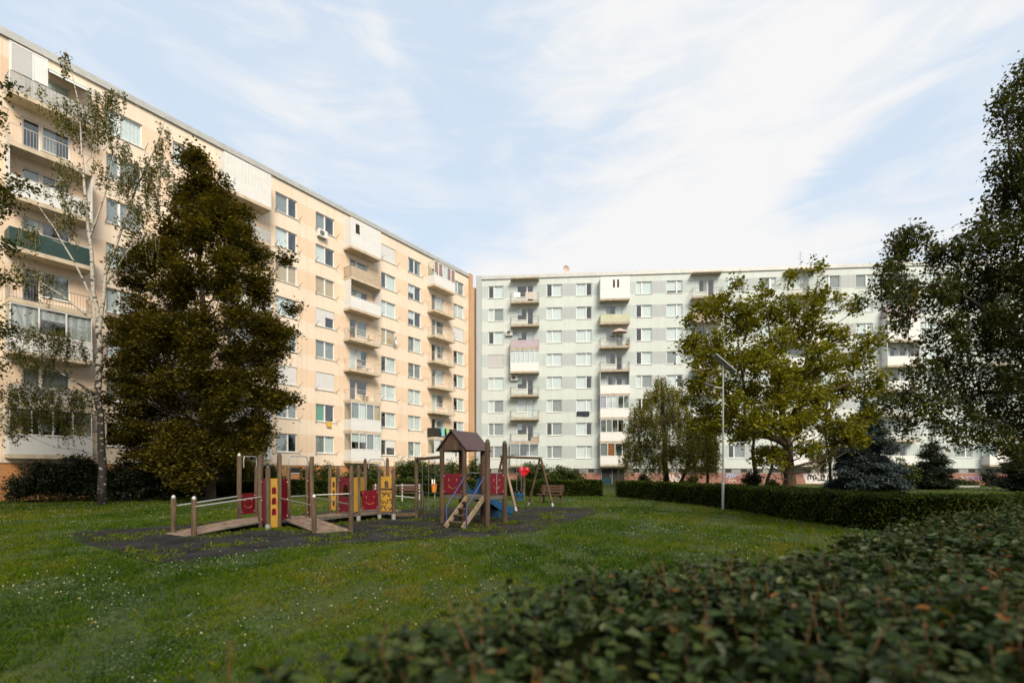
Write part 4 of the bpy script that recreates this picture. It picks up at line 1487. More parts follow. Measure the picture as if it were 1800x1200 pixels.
def panel(parent, a, b, z0, z1, mt, name='panel', th=.018, gap=.065, bolts=True, face=None, holes=None, bolt_mt='bolt', yo=0.0):
    mtx, L = frame2(a, b)
    x0, x1 = gap, L - gap
    m = MB()
    if holes:
        # board with real arched openings, assembled from strips
        (hx0, hx1, hz0, hz1) = holes
        m.box(x0, hx0, -th / 2 + yo, th / 2 + yo, z0, z1, mt, mtx)
        m.box(hx1, x1, -th / 2 + yo, th / 2 + yo, z0, z1, mt, mtx)
        m.box(hx0, hx1, -th / 2 + yo, th / 2 + yo, z0, hz0, mt, mtx)
        m.box(hx0, hx1, -th / 2 + yo, th / 2 + yo, hz1, z1, mt, mtx)
        rr = (hx1 - hx0) / 2
        for k in range(6):
            a0, a1 = math.pi * k / 6, math.pi * (k + 1) / 6
            xm = (hx0 + hx1) / 2
            for y in (-th / 2 + yo, th / 2 + yo):
                m.face([mtx @ Vector((xm + rr * math.cos(a0), y, hz1 - rr + rr * math.sin(a0))), mtx @ Vector((xm + rr * math.cos(a1), y, hz1 - rr + rr * math.sin(a1))),
                        mtx @ Vector((xm + rr * math.cos(a1), y, hz1)), mtx @ Vector((xm + rr * math.cos(a0), y, hz1))], mt)
    else:
        m.box(x0, x1, -th / 2 + yo, th / 2 + yo, z0, z1, mt, mtx)
    o = m.build(name, parent)
    if bolts:
        q = MB()
        zs = [z0 + .07, z1 - .07] if z1 - z0 < .75 else [z0 + .09, (z0 + z1) / 2, z1 - .09]
        for x in (x0 + .028, x1 - .028):
            for z in zs:
                for s in (-1, 1):
                    c0, c1 = mtx @ Vector((x, yo + s * th / 2, z)), mtx @ Vector((x, yo + s * (th / 2 + .012), z))
                    q.tube([c0, c1], [.014, .010], bolt_mt, 8)
        q.build('bolts', o)
    if face:
        f = MB()
        cx, cz, w = (x0 + x1) / 2, (z0 + z1) / 2, min(x1 - x0, z1 - z0)
        for s in (-1, 1):
            y = yo + s * (th / 2 + .003)
            for e in (-1, 1):
                f.tube([mtx @ Vector((cx + e * w * .24, y, cz + w * .13)), mtx @ Vector((cx + e * w * .24, y, cz + w * .24))], .012, 'engrave', 6)
            pts = [mtx @ Vector((cx + w * .30 * math.cos(R(t)), y, cz + w * .02 + w * .26 * math.sin(R(t)))) for t in range(205, 340, 15)]
            f.tube(pts, .008, 'engrave', 6)
        f.build('smile', o)
    return o
def arch_window(parent, a, b, x, z0, w, h, mt, th=.018, gap=.065):
    """small arched window plate set on both faces of a narrow tower board"""
    mtx, L = frame2(a, b)
    m = MB()
    n = 7
    out = [(x - w / 2, z0), (x + w / 2, z0)] + [(x + w / 2 * math.cos(math.pi * k / n), z0 + h - w / 2 + w / 2 * math.sin(math.pi * k / n)) for k in range(n + 1)]
    for s in (-1, 1):
        m.plate(out, mtx @ Matrix.Translation((0, s * (th / 2 + .003), 0)), .005, mt)
    return m.build('arched_window', parent)
def rail(parent, pts, r=.019, mt='steel', name='handrail'):
    m = MB()
    m.tube(pts, r, mt, 8)
    return m.build(name, parent, True)
def V(p, z):
    return Vector((p.x, p.y, z))

B = thing('play_bridge', 'low wooden play bridge with ramps, round posts and red and yellow panels', 'playground equipment', (0, 0, 0))
ramp_z = .25
p1, p2, p3, p4 = P(305, 12.7), P(341, 12.16), P(420.5, 14.1), P(458, 13.56)
p5, p6, p7, p8 = P(451, 14.75), P(471, 13.42), P(491, 13.72), P(507, 14.2)
p10, p11, p9, p9b = P(552, 12.72), P(617, 13.15), P(548, 14.25), P(541, 13.95 + .75)
p12, p13, p14, p15 = P(580, 15.9), P(594, 15.75), P(618, 15.35), P(630, 15.75)
p17, p19, p16, p18 = P(667, 16.4), P(692, 16.2), P(642, 17.8), P(681, 17.6)
p20, p21 = P(732, 16.6), P(742, 17.9)
for p, top, cap, ft in ((p1, .92, 'cap_l', None), (p2, .92, 'cap_l', None), (p3, 2.06, 'cap_l', None), (p4, 2.08, None, None), (p5, 1.72, 'cap_d', None), (p6, 1.70, 'cap_d', .16), (p7, 2.06, 'cap_d', None),
                        (p8, 1.68, 'cap_d', None), (p10, .94, 'cap_l', None), (p11, .98, 'cap_d', None), (p9, 2.05, None, .16), (p9b, 1.70, 'cap_d', None), (p12, 1.70, 'cap_d', None), (p13, 1.70, 'cap_d', None),
                        (p14, 1.72, 'cap_d', None), (p15, 1.72, 'cap_d', .18), (p17, 1.66, 'cap_d', .16), (p19, 1.66, 'cap_d', .2), (p16, 2.0, 'cap_d', None), (p18, 2.02, 'cap_d', None), (p20, 2.08, 'steel', .0), (p21, .83, 'cap_d', None)):
    post(B, p, top, .062, cap, 'wood', foot=ft or None)
def deck(name, pts, zt, th=.06, mt='deck', parent=B):
    m = MB()
    z1 = zt if hasattr(zt, '__len__') else [zt] * len(pts)
    m.prism([(p.x, p.y) for p in pts], [max(z - th, .013) for z in z1], z1, mt, 'deck_edge')
    return m.build(name, parent)
d1 = (p4 - p2)
n1 = (p2 - p1).normalized() * .04
deck('ramp', [p1 - n1 - d1 * .12, p2 + n1 - d1 * .12, p4 + n1, p3 - n1], [.02, .02, ramp_z, ramp_z])
d2a, d2b = (p10 - p7), (p11 - p9)
deck('ramp', [p7 + Vector((.02, .25, 0)), p10 + d2a * .06, p11 + d2b * .06, p9 + Vector((.1, 0, 0))], [ramp_z + .004, .02, .02, ramp_z + .004])
deck('platform', [p3, p4, p6 + Vector((0, .1, 0)), p7, p7 + Vector((.02, .25, 0)), p9, p9 + Vector((-.05, .75, 0)), p5 + Vector((.3, .35, 0)), p5], ramp_z - .004, .07)
deck('walkway', [p9 + Vector((.02, .02, 0)), p15 + Vector((-.02, -.04, 0)), p15 + Vector((-.55, .85, 0)), p9 + Vector((-.35, .76, 0))], ramp_z + .002, .09)
deck('platform', [p15 + Vector((0, -.05, 0)), p17, p19, p19 + Vector((.05, .9, 0)), p18, p16, p12 + Vector((0, .9, 0)), p12 + Vector((.2, .1, 0))], ramp_z - .002, .08)
# panels
panel(B, p3, p5, .36, .97, 'red', face=True)
panel(B, p4, p6, .20, 1.42, 'red_d', gap=.03)
tw = panel(B, p6, p7, .06, 1.42, 'yellow', gap=.035, bolt_mt='cap_d')
LL = (p7 - p6).length
for z in (.95, .66, .36):
    arch_window(tw, p6, p7, LL / 2, z + .04, .13, .19, 'red')
panel(B, p7, p8, .24, 1.40, 'red', gap=.05)
panel(B, p9b, p9, .30, 1.42, 'red_d', gap=.04)
tw = panel(B, p12, p13, .36, 1.42, 'yellow', gap=.02, bolt_mt='cap_d')
LL = (p13 - p12).length
for z in (1.1, .82, .5):
    arch_window(tw, p12, p13, LL / 2, z, .09, .18, 'wood_d')
LL = (p14 - p13).length
panel(B, p13, p14, .32, 1.42, 'red', holes=(LL * .40, LL * .76, .80, 1.18))
panel(B, p14, p15, .32, 1.42, 'yellow', gap=.03, bolt_mt='cap_d')
q = P(640.5, 16.4)
LL = (q - p15).length
panel(B, p15, q, .96, 1.42, 'yellow', gap=.02, bolt_mt='cap_d')
panel(B, P(633, 15.9), p17, .34, .98, 'red', face=True)
LL = (p19 - p17).length
pz = panel(B, p17, p19, 1.05, 1.44, 'yellow', holes=(LL * .36, LL * .66, 1.06, 1.30), bolt_mt='cap_d')
m = MB(); mtx, _ = frame2(p17, p19); m.box(.07, LL - .07, -.02, .02, .985, 1.04, 'wood_d', mtx); m.build('crosspiece', B)
pz = panel(B, p17, p19, .28, .975, 'yellow', bolt_mt='cap_d')
m = MB()
random.seed(3)
for rr_ in range(3):
    for k in range(3):
        cx_, cz_ = LL * (.24 + .26 * k) + .015 * (rr_ % 2), .40 + .22 * rr_
        for s in (-1, 1):
            a0 = 70 * k + 130 * rr_
            m.tube([mtx @ Vector((cx_ + .062 * math.cos(R(a)), s * .013, cz_ + .075 * math.sin(R(a)))) for a in range(a0, a0 + 260, 26)], .012, 'wood_d', 6)
            m.tube([mtx @ Vector((cx_ + .028 * math.cos(R(a)), s * .013, cz_ + .035 * math.sin(R(a)))) for a in range(a0 + 90, a0 + 290, 40)], .010, 'wood_d', 6)
m.build('swirl_pattern', pz)
# handrails and hoops
e1 = (p2 - p1).normalized() * .05
rail(B, [V(p1 - d1 * .02 - e1 * 1.2, .70), V(p3, .90)])
rail(B, [V(p2 + e1 * 1.2, .74), V(p4 + e1, .91)])
rail(B, [V(p8, .88), V(p9b, .88)])
rail(B, [V(p7, .86), V(p10, .72)], mt='rope_l')
rail(B, [V(p9 + Vector((.06, 0, 0)), .86), V(p11, .72)], mt='rope_l')
rail(B, [V(p9b, .89), V(p14, .91)])
def hoop(a, b, z0, z1):
    pts = [V(a, z0)]
    for t in range(0, 91, 18):
        pts.append(V(a.lerp(b, .12 * (1 - math.cos(R(t)))), z1 - .15 + .15 * math.sin(R(t))))
    for t in range(90, -1, -18):
        pts.append(V(a.lerp(b, 1 - .12 * (1 - math.cos(R(t)))), z1 - .15 + .15 * math.sin(R(t))))
    pts.append(V(b, z0))
    rail(B, pts, .016, 'steel_d', 'grab_hoop')
hoop(p3.lerp(p5, .25), p5, 1.72, 2.06)
hoop(p8, p9b, 1.68, 2.06)
hoop(P(648, 17.7), P(676, 17.6), 1.7, 2.04)
m = MB(); m.bar(V(p19, .16), V(p20, .16), .12, .10, 'wood'); m.build('balance_beam', B)
rail(B, [V(p19, 1.14), V(p20, 1.13)], .012)
rail(B, [V(p19, .80), V(p20, .70)], .02)

# ---- tower with gable roof, stairs, slide and climbing net
T = thing('play_tower', 'wooden play tower with violet-brown gable roof, blue slide, stairs and climbing net', 'playground equipment', (0, 0, 0))
av, bv = Vector((.85, -.53, 0)), Vector((.53, .85, 0))
av.normalize(); bv.normalize()
t1 = P(777, 15.2)
t2 = t1 + av * .87
t3 = t2 + bv * .96
t2b = t1 + bv * .96
t4 = t2 + av * .86
t5 = t4 + bv * .93
PZ = .88
for p in (t1, t2, t3, t2b):
    post(T, p, 2.30, .075, None, 'wood_d')
for p in (t4, t5):
    post(T, p, 2.48, .075, 'cap_d', 'wood_d')
deck('platform', [t1, t2, t3, t2b], PZ, .10, 'deck', T)
deck('platform', [t2 + av * .01, t4, t5, t3 + av * .01], PZ - .003, .10, 'deck', T)
# roof: two boards, a gable board at each end
m = MB()
o1, o2 = t1 - bv * .10, t2 - bv * .10
L_ = 1.32
mid = (o1 + o2) / 2
ridge0, ridge1 = V(mid, 2.86), V(mid + bv * L_, 2.86)
for s, e in ((-1, o1 - av * .16), (1, o2 + av * .16)):
    a0, a1 = V(e, 2.24), V(e + bv * L_, 2.24)
    nrm = (a1 - a0).cross(ridge0 - a0).normalized()
    if nrm.z < 0:
        nrm = -nrm
    lo_ = [a0, a1, ridge1, ridge0]
    hi_ = [p + nrm * .03 for p in lo_]
    m.face(lo_, 'roof_play'); m.face(hi_, 'roof_play')
    for i in range(4):
        m.face([lo_[i], lo_[(i + 1) % 4], hi_[(i + 1) % 4], hi_[i]], 'roof_play')
rf_ = m.build('roof', T)
m = MB()
for f in (.06, L_ - .06):
    a0, a1, rd = V(o1 - av * .10 + bv * f, 2.26), V(o2 + av * .10 + bv * f, 2.26), V(mid + bv * f, 2.82)
    for dd in (0, .02):
        m.face([a0 + bv * dd, a1 + bv * dd, rd + bv * dd], 'wood_d')
m.build('gable_board', rf_)
panel(T, t1, t2, .93, 1.55, 'red', face=True, gap=.075)
panel(T, t4, t5, .93, 1.55, 'red', face=True, gap=.075)
m = MB(); mtx, l_ = frame2(t4, t5); m.box(l_ / 2 - .012, l_ / 2 + .012, -.022, .022, .93, 1.55, 'steel', mtx); m.build('panel_joint_strip', T)
rail(T, [V(t2b, 1.56), V(t3, 1.56)], .016)
rail(T, [V(t3, 1.56), V(t5, 1.56)], .016)
# slide entry board with a V, chute down the far side
mtx, l_ = frame2(t2b, t3)
m = MB()
m.plate([(.07, .90), (l_ - .07, .90), (l_ - .07, 1.42), (l_ - .16, 1.40), (l_ * .58, .98), (l_ * .42, .98), (.16, 1.40), (.07, 1.42)], mtx, .03, 'blue')
m.build('slide_entry', T)
s0, s1 = t2b.lerp(t3, .5), t2b.lerp(t3, .5) + bv * 2.15
m = MB()
prof = [(0, .88), (.25, .86), (1.55, .30), (1.95, .22), (2.15, .22)]
for (xa, za), (xb, zb) in zip(prof, prof[1:]):
    for s in (-1, 1):
        c = av * .24 * s
        A0, A1 = V(s0 + bv * xa + c, za), V(s0 + bv * xb + c, zb)
        m.bar(A0 + Vector((0, 0, .02)), A1 + Vector((0, 0, .02)), .03, .26, 'blue')
    m.face([V(s0 + bv * xa - av * .24, za), V(s0 + bv * xb - av * .24, zb), V(s0 + bv * xb + av * .24, zb), V(s0 + bv * xa + av * .24, za)], 'blue')
    m.face([V(s0 + bv * xa - av * .24, za - .03), V(s0 + bv * xb - av * .24, zb - .03), V(s0 + bv * xb + av * .24, zb - .03), V(s0 + bv * xa + av * .24, za - .03)], 'blue_d')
m.build('slide_chute', T)
m = MB()
f0, f1 = s0 + bv * 1.25, s0 + bv * 2.12
m.prism([((f0 - av * .22).x, (f0 - av * .22).y), ((f0 + av * .22).x, (f0 + av * .22).y), ((f1 + av * .22).x, (f1 + av * .22).y), ((f1 - av * .22).x, (f1 - av * .22).y)], .012, [.30, .30, .17, .17], 'blue_d')
m.build('slide_foot', T)
# stairs on the near side of the second bay
m = MB()
b0, b1 = t2 + av * .10 - bv * 1.02, t2 + av * .10
c0_, c1_ = t4 - av * .14 - bv * 1.02, t4 - av * .14
m.bar(V(b0, .03), V(b1, PZ - .05), .05, .13, 'wood_l')
m.bar(V(c0_, .03), V(c1_, PZ - .05), .05, .13, 'wood_l')
m.build('stringers', T)
for k in range(1, 5):
    f = k / 5
    m = MB()
    m.bar(V(b0.lerp(b1, f), PZ * f), V(c0_.lerp(c1_, f), PZ * f), .15, .035, 'wood')
    m.build('step', T)
for (e0, e1_) in ((b0 - av * .05, b1 - av * .05), (c0_ + av * .05, c1_ + av * .05)):
    a_ = e0.lerp(e1_, .12)
    rail(T, [V(a_, .0), V(a_, .60), V(a_.lerp(e1_, .1), .70), V(e1_ + bv * .02, 1.50)], .022, 'blue_tube')
# climbing net between the tower and the end post of the bridge
m = MB()
m.bar(V(p20, 2.02), V(t1, 2.06), .09, .09, 'wood')
m.build('net_beam', T)
m = MB()
for z in (1.72, 1.46, 1.20, .93, .66, .40):
    m.tube([V(p20, z), V(p20.lerp(t1, .5), z - .03), V(t1, z)], .009, 'rope', 5)
for f in (.25, .5, .75):
    m.tube([V(p20.lerp(t1, f), 1.99), V(p20.lerp(t1, f), .35)], .009, 'rope_l', 5)
m.build('climbing_net', T)

# ---- swings
Sw = thing('swing_set', 'wooden swing frame with one blue bucket seat on chains', 'swing', (0, 0, 0))
ap0, ap1 = Vector((-.37, 20.0, 2.2)), Vector((1.31, 22.4, 2.2))
sd = Vector((.82, -.575, 0)).normalized()
m = MB(); m.tube([ap0 - (ap1 - ap0) * .05, ap1 + (ap1 - ap0) * .03], .055, 'wood', 10); m.build('crossbar', Sw, True)
for ap in (ap0, ap1):
    for s in (-1, 1):
        m = MB()
        ft = Vector((ap.x, ap.y, 0)) + sd * .66 * s
        m.tube([ap + Vector((0, 0, -.02)) + sd * .03 * s, V(ft, .0)], [.05, .055], 'wood' if ap is ap1 or s < 0 else 'wood_l', 10)
        lg = m.build('leg', Sw, True)
        m = MB()
        dd = (V(ft, 0) - ap).normalized()
        m.tube([V(ft, 0) - dd * .16, V(ft, 0)], .062, 'steel', 10)
        m.build('metal_foot', lg)
    m = MB()
    m.tube([ap + Vector((0, 0, -.06)), ap + Vector((0, 0, .06))], .075, 'steel_d', 10)
    m.build('bracket', Sw)
def chain(m, a, b):
    n = int((b - a).length / .05)
    for i in range(n):
        p, q = a.lerp(b, i / n), a.lerp(b, (i + 1.15) / n)
        m.tube([p, q], .009 if i % 2 else .006, 'steel', 4, False)
sp = ap0.lerp(ap1, .40)
ch = []
for s in (-1, 1):
    m = MB()
    hx = (ap1 - ap0).normalized() * .17 * s
    top_ = Vector((sp.x, sp.y, 2.15)) + hx
    chain(m, top_, Vector((sp.x, sp.y, .82)) + hx)
    for q_ in (-1, 1):
        m.tube([Vector((sp.x, sp.y, .82)) + hx, Vector((sp.x, sp.y, .64)) + hx + sd * .14 * q_], .006, 'steel', 4)
    m.build('chain', Sw)
m = MB()
cdir = (ap1 - ap0).normalized()
mt_ = Matrix(((cdir.x, sd.x, 0, sp.x), (cdir.y, sd.y, 0, sp.y), (0, 0, 1, 0), (0, 0, 0, 1)))
m.box(-.17, .17, -.15, .15, .36, .40, 'blue', mt_)
for y in (-.15, .13):
    m.box(-.18, .18, y, y + .02, .58, .66, 'blue', mt_)
    for x in (-.17, -.02, .14):
        m.box(x, x + .03, y + .001, y + .019, .401, .579, 'blue', mt_)
for x in (-.18, .16):
    m.box(x, x + .02, -.129, .129, .58, .66, 'blue', mt_)
    m.box(x + .002, x + .018, -.02, .02, .401, .579, 'blue_d', mt_)
m.build('seat', Sw)

# ---- red heart-shaped play sign on a post
o = thing('play_sign', 'bright red double-lobed heart-shaped head on a wooden post behind the swing seat', 'play sign', G(921, 880))
s_ = o.location.y / F
m = MB(); m.tube([(0, 0, 0), (0, 0, zat(838, o.location.y))], .075, 'wood', 10); m.build('post', o, True)
m = MB()
zc = zat(828, o.location.y)
for s in (-1, 1):
    m.ball((s * .14, 0, zc + .05), .19, 'bright_red', 14, 10, (.9, .7, 1))
pts = [(-.29, zc), (0, zc - .30), (.29, zc), (.15, zc + .12), (-.15, zc + .12)]
m.plate(pts, Matrix.Identity(4), .2, 'bright_red')
m.build('heart_head', o, True)

# ---- benches and litter bin
def bench(name, label, p, rz, w=1.3, mt='bench', leg='wood'):
    o = thing(name, label, 'bench', p, rz, 'park benches by the playground')
    m = MB()
    for k in range(4):
        m.box(-w / 2, w / 2, -.22 + k * .11, -.12 + k * .11, .42, .455, mt)
    m.build('seat', o)
    m = MB()
    for k in range(3):
        m.box(-w / 2, w / 2, .235 + .03 * k, .265 + .03 * k, .54 + k * .13, .645 + k * .13, mt)
    m.build('backrest', o)
    for x in (-w / 2 + .12, w / 2 - .18):
        m = MB()
        m.box(x, x + .07, -.20, -.12, 0, .419, leg)
        m.bar((x + .035, .17, 0), (x + .035, .33, .92), .07, .06, leg, Vector((0, 1, 0)))
        m.box(x + .004, x + .066, -.119, .16, .34, .418, leg)
        m.build('leg', o)
    return o
bench('park_bench', 'brown plank bench right of the swing frame in front of the hedge', G(967, 884), R(-32), 1.25)
bench('park_bench', 'red-brown plank bench behind the bars between yellow panel and climbing net', G(722, 880), R(12), 1.2, 'bench', 'concrete')
bench('park_bench', 'red-brown plank bench half hidden behind the yellow swirl panel', G(676, 881), R(10), 1.3, 'bench', 'concrete')
o = thing('litter_bin', 'orange plastic litter bin on a post behind the climbing net', 'litter bin', G(763, 876))
m = MB(); m.tube([(0, .16, 0), (0, .16, 1.15)], .03, 'steel_d', 8); m.build('post', o)
m = MB()
m.tube([(0, -.02, .36), (0, -.02, .38), (0, -.02, .82)], [.10, .13, .165], 'bin', 14)
m.build('bucket', o, True)
m = MB(); m.tube([(0, -.02, .821), (0, -.02, .86)], [.172, .165], 'bin', 14); m.build('rim', o)
m = MB()
m.box(-.13, -.05, -.06, 0, .87, 1.12, 'white'); m.box(0, .07, -.06, 0, .87, 1.10, 'white')
m.build('paper', o)

# ---- lamp post with solar panel
o = thing('street_lamp', 'tall grey solar lamp post standing on the lawn in front of the hedge', 'street lamp', G(1271, 895))
m = MB()
m.tube([(0, 0, 0), (0, 0, 1.06)], .058, 'lamp_grey', 14); m.build('base_pole', o, True)
m = MB()
m.tube([(0, 0, 1.061), (0, 0, 1.12)], [.070, .054], 'steel', 14); m.build('collar', o, True)
m = MB()
m.tube([(0, 0, 1.121), (0, 0, 6.05)], [.042, .032], 'lamp_grey', 12); m.build('pole', o, True)
m = MB()
m.tube([(-.03, 0, 5.10), (-.35, -.02, 5.12), (-.42, -.02, 5.14)], .028, 'lamp_grey', 8); m.build('arm', o, True)
m = MB()
mt_ = Matrix.Translation((-.40, -.02, 5.15)) @ Matrix.Rotation(R(17), 4, 'Y')
m.plate([(0, -.02), (0, .03), (-.12, .065), (-.34, .055), (-.46, .015), (-.44, -.02), (-.2, -.035)], mt_, .15, 'lamp_dark')
m.build('lamp_head', o)
m = MB()
mt_ = Matrix.Translation((.05, 0, 6.12)) @ Matrix.Rotation(R(41), 4, 'Y')
m.box(-.56, .56, -.24, .24, -.02, .02, 'steel_d', mt_)
m.box(-.54, .54, -.22, .22, .021, .026, 'solar', mt_)
m.box(-.25, .25, -.08, .08, -.07, -.021, 'steel_d', mt_)
m.build('solar_panel', o)
# ------------------------------------------------------------------ trees and shrubs
def BL(px, py, Y, rx, rz, ry=None):
    """crown mass: centre seen at px, py at depth Y; half sizes in photo pixels, ry in metres"""
    k = Y / F
    return (W(px, py, Y), rx * k, (rx * k * .9 if ry is None else ry), rz * k)

def trunk_pts(paths):
    pts = []
    for path in paths:
        for (a, ra), (b_, rb) in zip(path, path[1:]):
            for i in range(6):
                f = i / 6
                pts.append((a.lerp(b_, f), ra + (rb - ra) * f))
        pts.append(path[-1])
    return pts

def tree(name, label, cat, base, paths, blobs, seed, leaf, leafm, barkm, n_clump, n_leaf, cs, flat=.6, up=.5, droop=0.0, group=None, wid=.6, limb_r=.06, twig=True, shellp=.45, cap_blob=None, tone_scale=.5, limbs=True):
    """paths: trunk and main limbs [(point, radius)...] in world space; the thing stands at base"""
    rng = np.random.default_rng(seed)
    o = thing(name, label, cat, base, 0, group)
    B0 = Vector(base)
    wood = MB()
    sm = []
    for path in paths:
        # refine with a little waviness
        P_, R_ = [], []
        for (a, ra), (b_, rb) in zip(path, path[1:]):
            n = max(2, int((b_ - a).length / .8))
            for i in range(n):
                f = i / n
                j = Vector(rng.normal(size=3)) * min(.05, ra * .35) * (1 if 0 < i else .3)
                P_.append(a.lerp(b_, f) + j - B0)
                R_.append(ra + (rb - ra) * f)
        P_.append(path[-1][0] - B0)
        R_.append(path[-1][1])
        wood.tube(P_, R_, barkm, 10)
    tp = trunk_pts(paths)
    cent, tone = [], []
    strands = []
    for (c, rx, ry, rz) in blobs:
        vol = (rx * ry * rz) ** (1 / 3)
        nc = max(3, int(n_clump * (rx * ry * rz) ** (2 / 3)))
        d = rng.normal(size=(nc, 3))
        d /= np.linalg.norm(d, axis=1, keepdims=True)
        rr = rng.random(nc) ** shellp
        q = d * rr[:, None] * np.array([rx, ry, rz]) + np.array(c)
        # limb from the trunk
        if limbs:
            best = min(tp, key=lambda t: (t[0] - c).length + max(0, t[0].z - c.z + .45 * math.hypot(t[0].x - c.x, t[0].y - c.y)) * 2.0)
            a, ra = best
            r0 = min(ra * .7, limb_r * (.5 + .5 * vol))
            end = Vector(c)
            L = (end - a).length
            if L > .3:
                mid = a.lerp(end, .5) + Vector((0, 0, (-.10 if droop else -.08) * L)) + Vector(rng.normal(size=3)) * .06 * L
                pl = [a, a.lerp(mid, .5) + Vector(rng.normal(size=3)) * .02 * L, mid, mid.lerp(end, .5) + Vector(rng.normal(size=3)) * .03 * L, end]
                wood.tube([p - B0 for p in pl], [r0, r0 * .85, r0 * .66, r0 * .5, r0 * .3], barkm, 6, False)
            else:
                pl = [a, end]
            if twig:
                for k in range(0, nc, 1 if nc < 40 else 2):
                    e = Vector(q[k])
                    s = pl[-1].lerp(pl[-2], float(rng.random()))
                    mm = s.lerp(e, .55) + Vector(rng.normal(size=3)) * .08 * (e - s).length
                    rt = max(.006, r0 * .18)
                    wood.tube([s - B0, mm - B0, e - B0], [rt, rt * .7, rt * .35], barkm, 3, False)
        if not droop:
            off = rng.normal(size=(nc, n_leaf, 3)) * np.array([cs, cs, cs * flat]) * rng.uniform(.6, 1.35, (nc, 1, 1))
            pts = q[:, None, :] + off
            t = rng.random(nc)[:, None] * .55 + rng.random((nc, n_leaf)) * .45
            cent.append(pts.reshape(-1, 3)); tone.append(t.ravel())
        else:
            ln = droop * rng.uniform(.4, 1.3, nc)
            f = rng.random((nc, n_leaf))
            sway = rng.normal(size=(nc, 1, 2)) * .12 * ln[:, None, None]
            pts = np.repeat(q[:, None, :], n_leaf, 1).copy()
            pts[:, :, 2] -= f * ln[:, None]
            pts[:, :, :2] += sway * f[:, :, None] ** 2 + rng.normal(size=(nc, n_leaf, 2)) * cs
            pts[:, :, 2] += rng.normal(size=(nc, n_leaf)) * cs * .5
            t = rng.random(nc)[:, None] * .55 + rng.random((nc, n_leaf)) * .45
            cent.append(pts.reshape(-1, 3)); tone.append(t.ravel())
            if twig:
                for k in range(nc):
                    a_ = Vector(q[k])
                    e_ = a_ + Vector((float(sway[k, 0, 0]), float(sway[k, 0, 1]), -float(ln[k])))
                    m2 = a_.lerp(e_, .5) + Vector((-sway[k, 0, 0] * .25, -sway[k, 0, 1] * .25, 0))
                    wood.tube([a_ - B0, m2 - B0, e_ - B0], [.004, .003, .002], barkm, 3, False)
    wood.build('trunk', o, True)
    C_ = np.concatenate(cent) - np.array(B0)
    T_ = np.concatenate(tone)
    C_[:, 2] = np.maximum(C_[:, 2], .03)
    Ls = leaf * rng.uniform(.6, 1.3, len(C_))
    link('crown', quads_mesh('crown', leaves_co(C_, Ls, Ls * wid, rng, up, .8 if droop else .1), leafm, T_), o)
    return o

def tp(px, py, Y, r):
    return (W(px, py, Y), r)

LM = {}
LM['linden'] = leaf_mat('olive_brown_leaf', [(.026, .028, .005), (.050, .049, .007), (.088, .076, .009), (.135, .104, .012), (.19, .137, .018)], .6, .38, .15, (1, .9, .35))
LM['maple'] = leaf_mat('yellow_green_maple_leaf', [(.085, .092, .009), (.14, .142, .012), (.205, .195, .015), (.28, .245, .020)], .6, .48, .15, (1, .95, .35))
LM['dark'] = leaf_mat('dark_birch_leaf', [(.026, .033, .008), (.045, .055, .011), (.072, .078, .014), (.13, .115, .018)], .55, .38, .2, (1, .95, .45))
LM['birch'] = leaf_mat('birch_leaf', [(.050, .056, .010), (.090, .094, .014), (.14, .135, .018), (.20, .175, .024)], .55, .42, .15, (1, .95, .45))
LM['weep'] = leaf_mat('grey_green_birch_leaf', [(.10, .105, .026), (.16, .16, .036), (.23, .215, .046), (.30, .26, .055)], .6, .45, .1, (1, .97, .5))
LM['spruce'] = leaf_mat('blue_spruce_needles', [(.022, .034, .034), (.042, .060, .058), (.070, .095, .090), (.10, .125, .115)], .6, .1, .3, (1, 1, 1))
LM['conifer'] = leaf_mat('dark_conifer_needles', [(.008, .014, .006), (.016, .026, .010), (.028, .040, .014)], .6, .1, .3)
LM['shrub'] = leaf_mat('shrub_leaf', [(.022, .036, .008), (.042, .065, .012), (.070, .100, .018), (.11, .135, .03)], .5, .25, .35)
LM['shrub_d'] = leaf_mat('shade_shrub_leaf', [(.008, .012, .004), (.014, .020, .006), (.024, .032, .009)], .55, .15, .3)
LM['shrub_l'] = leaf_mat('light_shrub_leaf', [(.05, .075, .012), (.085, .115, .018), (.13, .15, .03)], .5, .3, .3)

# dense pyramid-shaped tree right in front of the cream block
Y = 26.0
prof = [(302, 328, 378), (342, 312, 400), (384, 304, 430), (425, 262, 452), (470, 235, 488), (515, 212, 500), (560, 205, 500), (605, 203, 505), (650, 200, 498), (695, 196, 496), (740, 205, 486), (785, 215, 468), (818, 235, 440)]
bl = []
rgb = random.Random(4)
for (py, xl, xr) in prof:
    n = max(2, int((xr - xl) / 58))
    for i in range(n):
        px = xl + (xr - xl) * (i + .5) / n + rgb.uniform(-9, 9)
        hw = (xr - xl) / 2 / F * Y
        u_ = ((i + .5) / n * 2 - 1)
        dep = math.sqrt(max(0, 1 - u_ * u_)) * hw * .8
        for s in ((-1, 1) if dep > 1.2 else (0,)):
            bl.append(BL(px, py + rgb.uniform(-24, 22), Y + s * dep * rgb.uniform(.4, .95), 30 * rgb.uniform(.7, 1.3), 27 * rgb.uniform(.7, 1.3)))
for px, py in ((502, 452), (512, 540), (508, 590), (214, 462), (196, 565), (190, 700), (512, 700), (345, 270), (352, 280), (195, 640), (425, 372), (205, 600), (200, 660), (205, 730), (215, 770), (225, 800)):
    bl.append(BL(px, py, Y - .5, 17, 11))
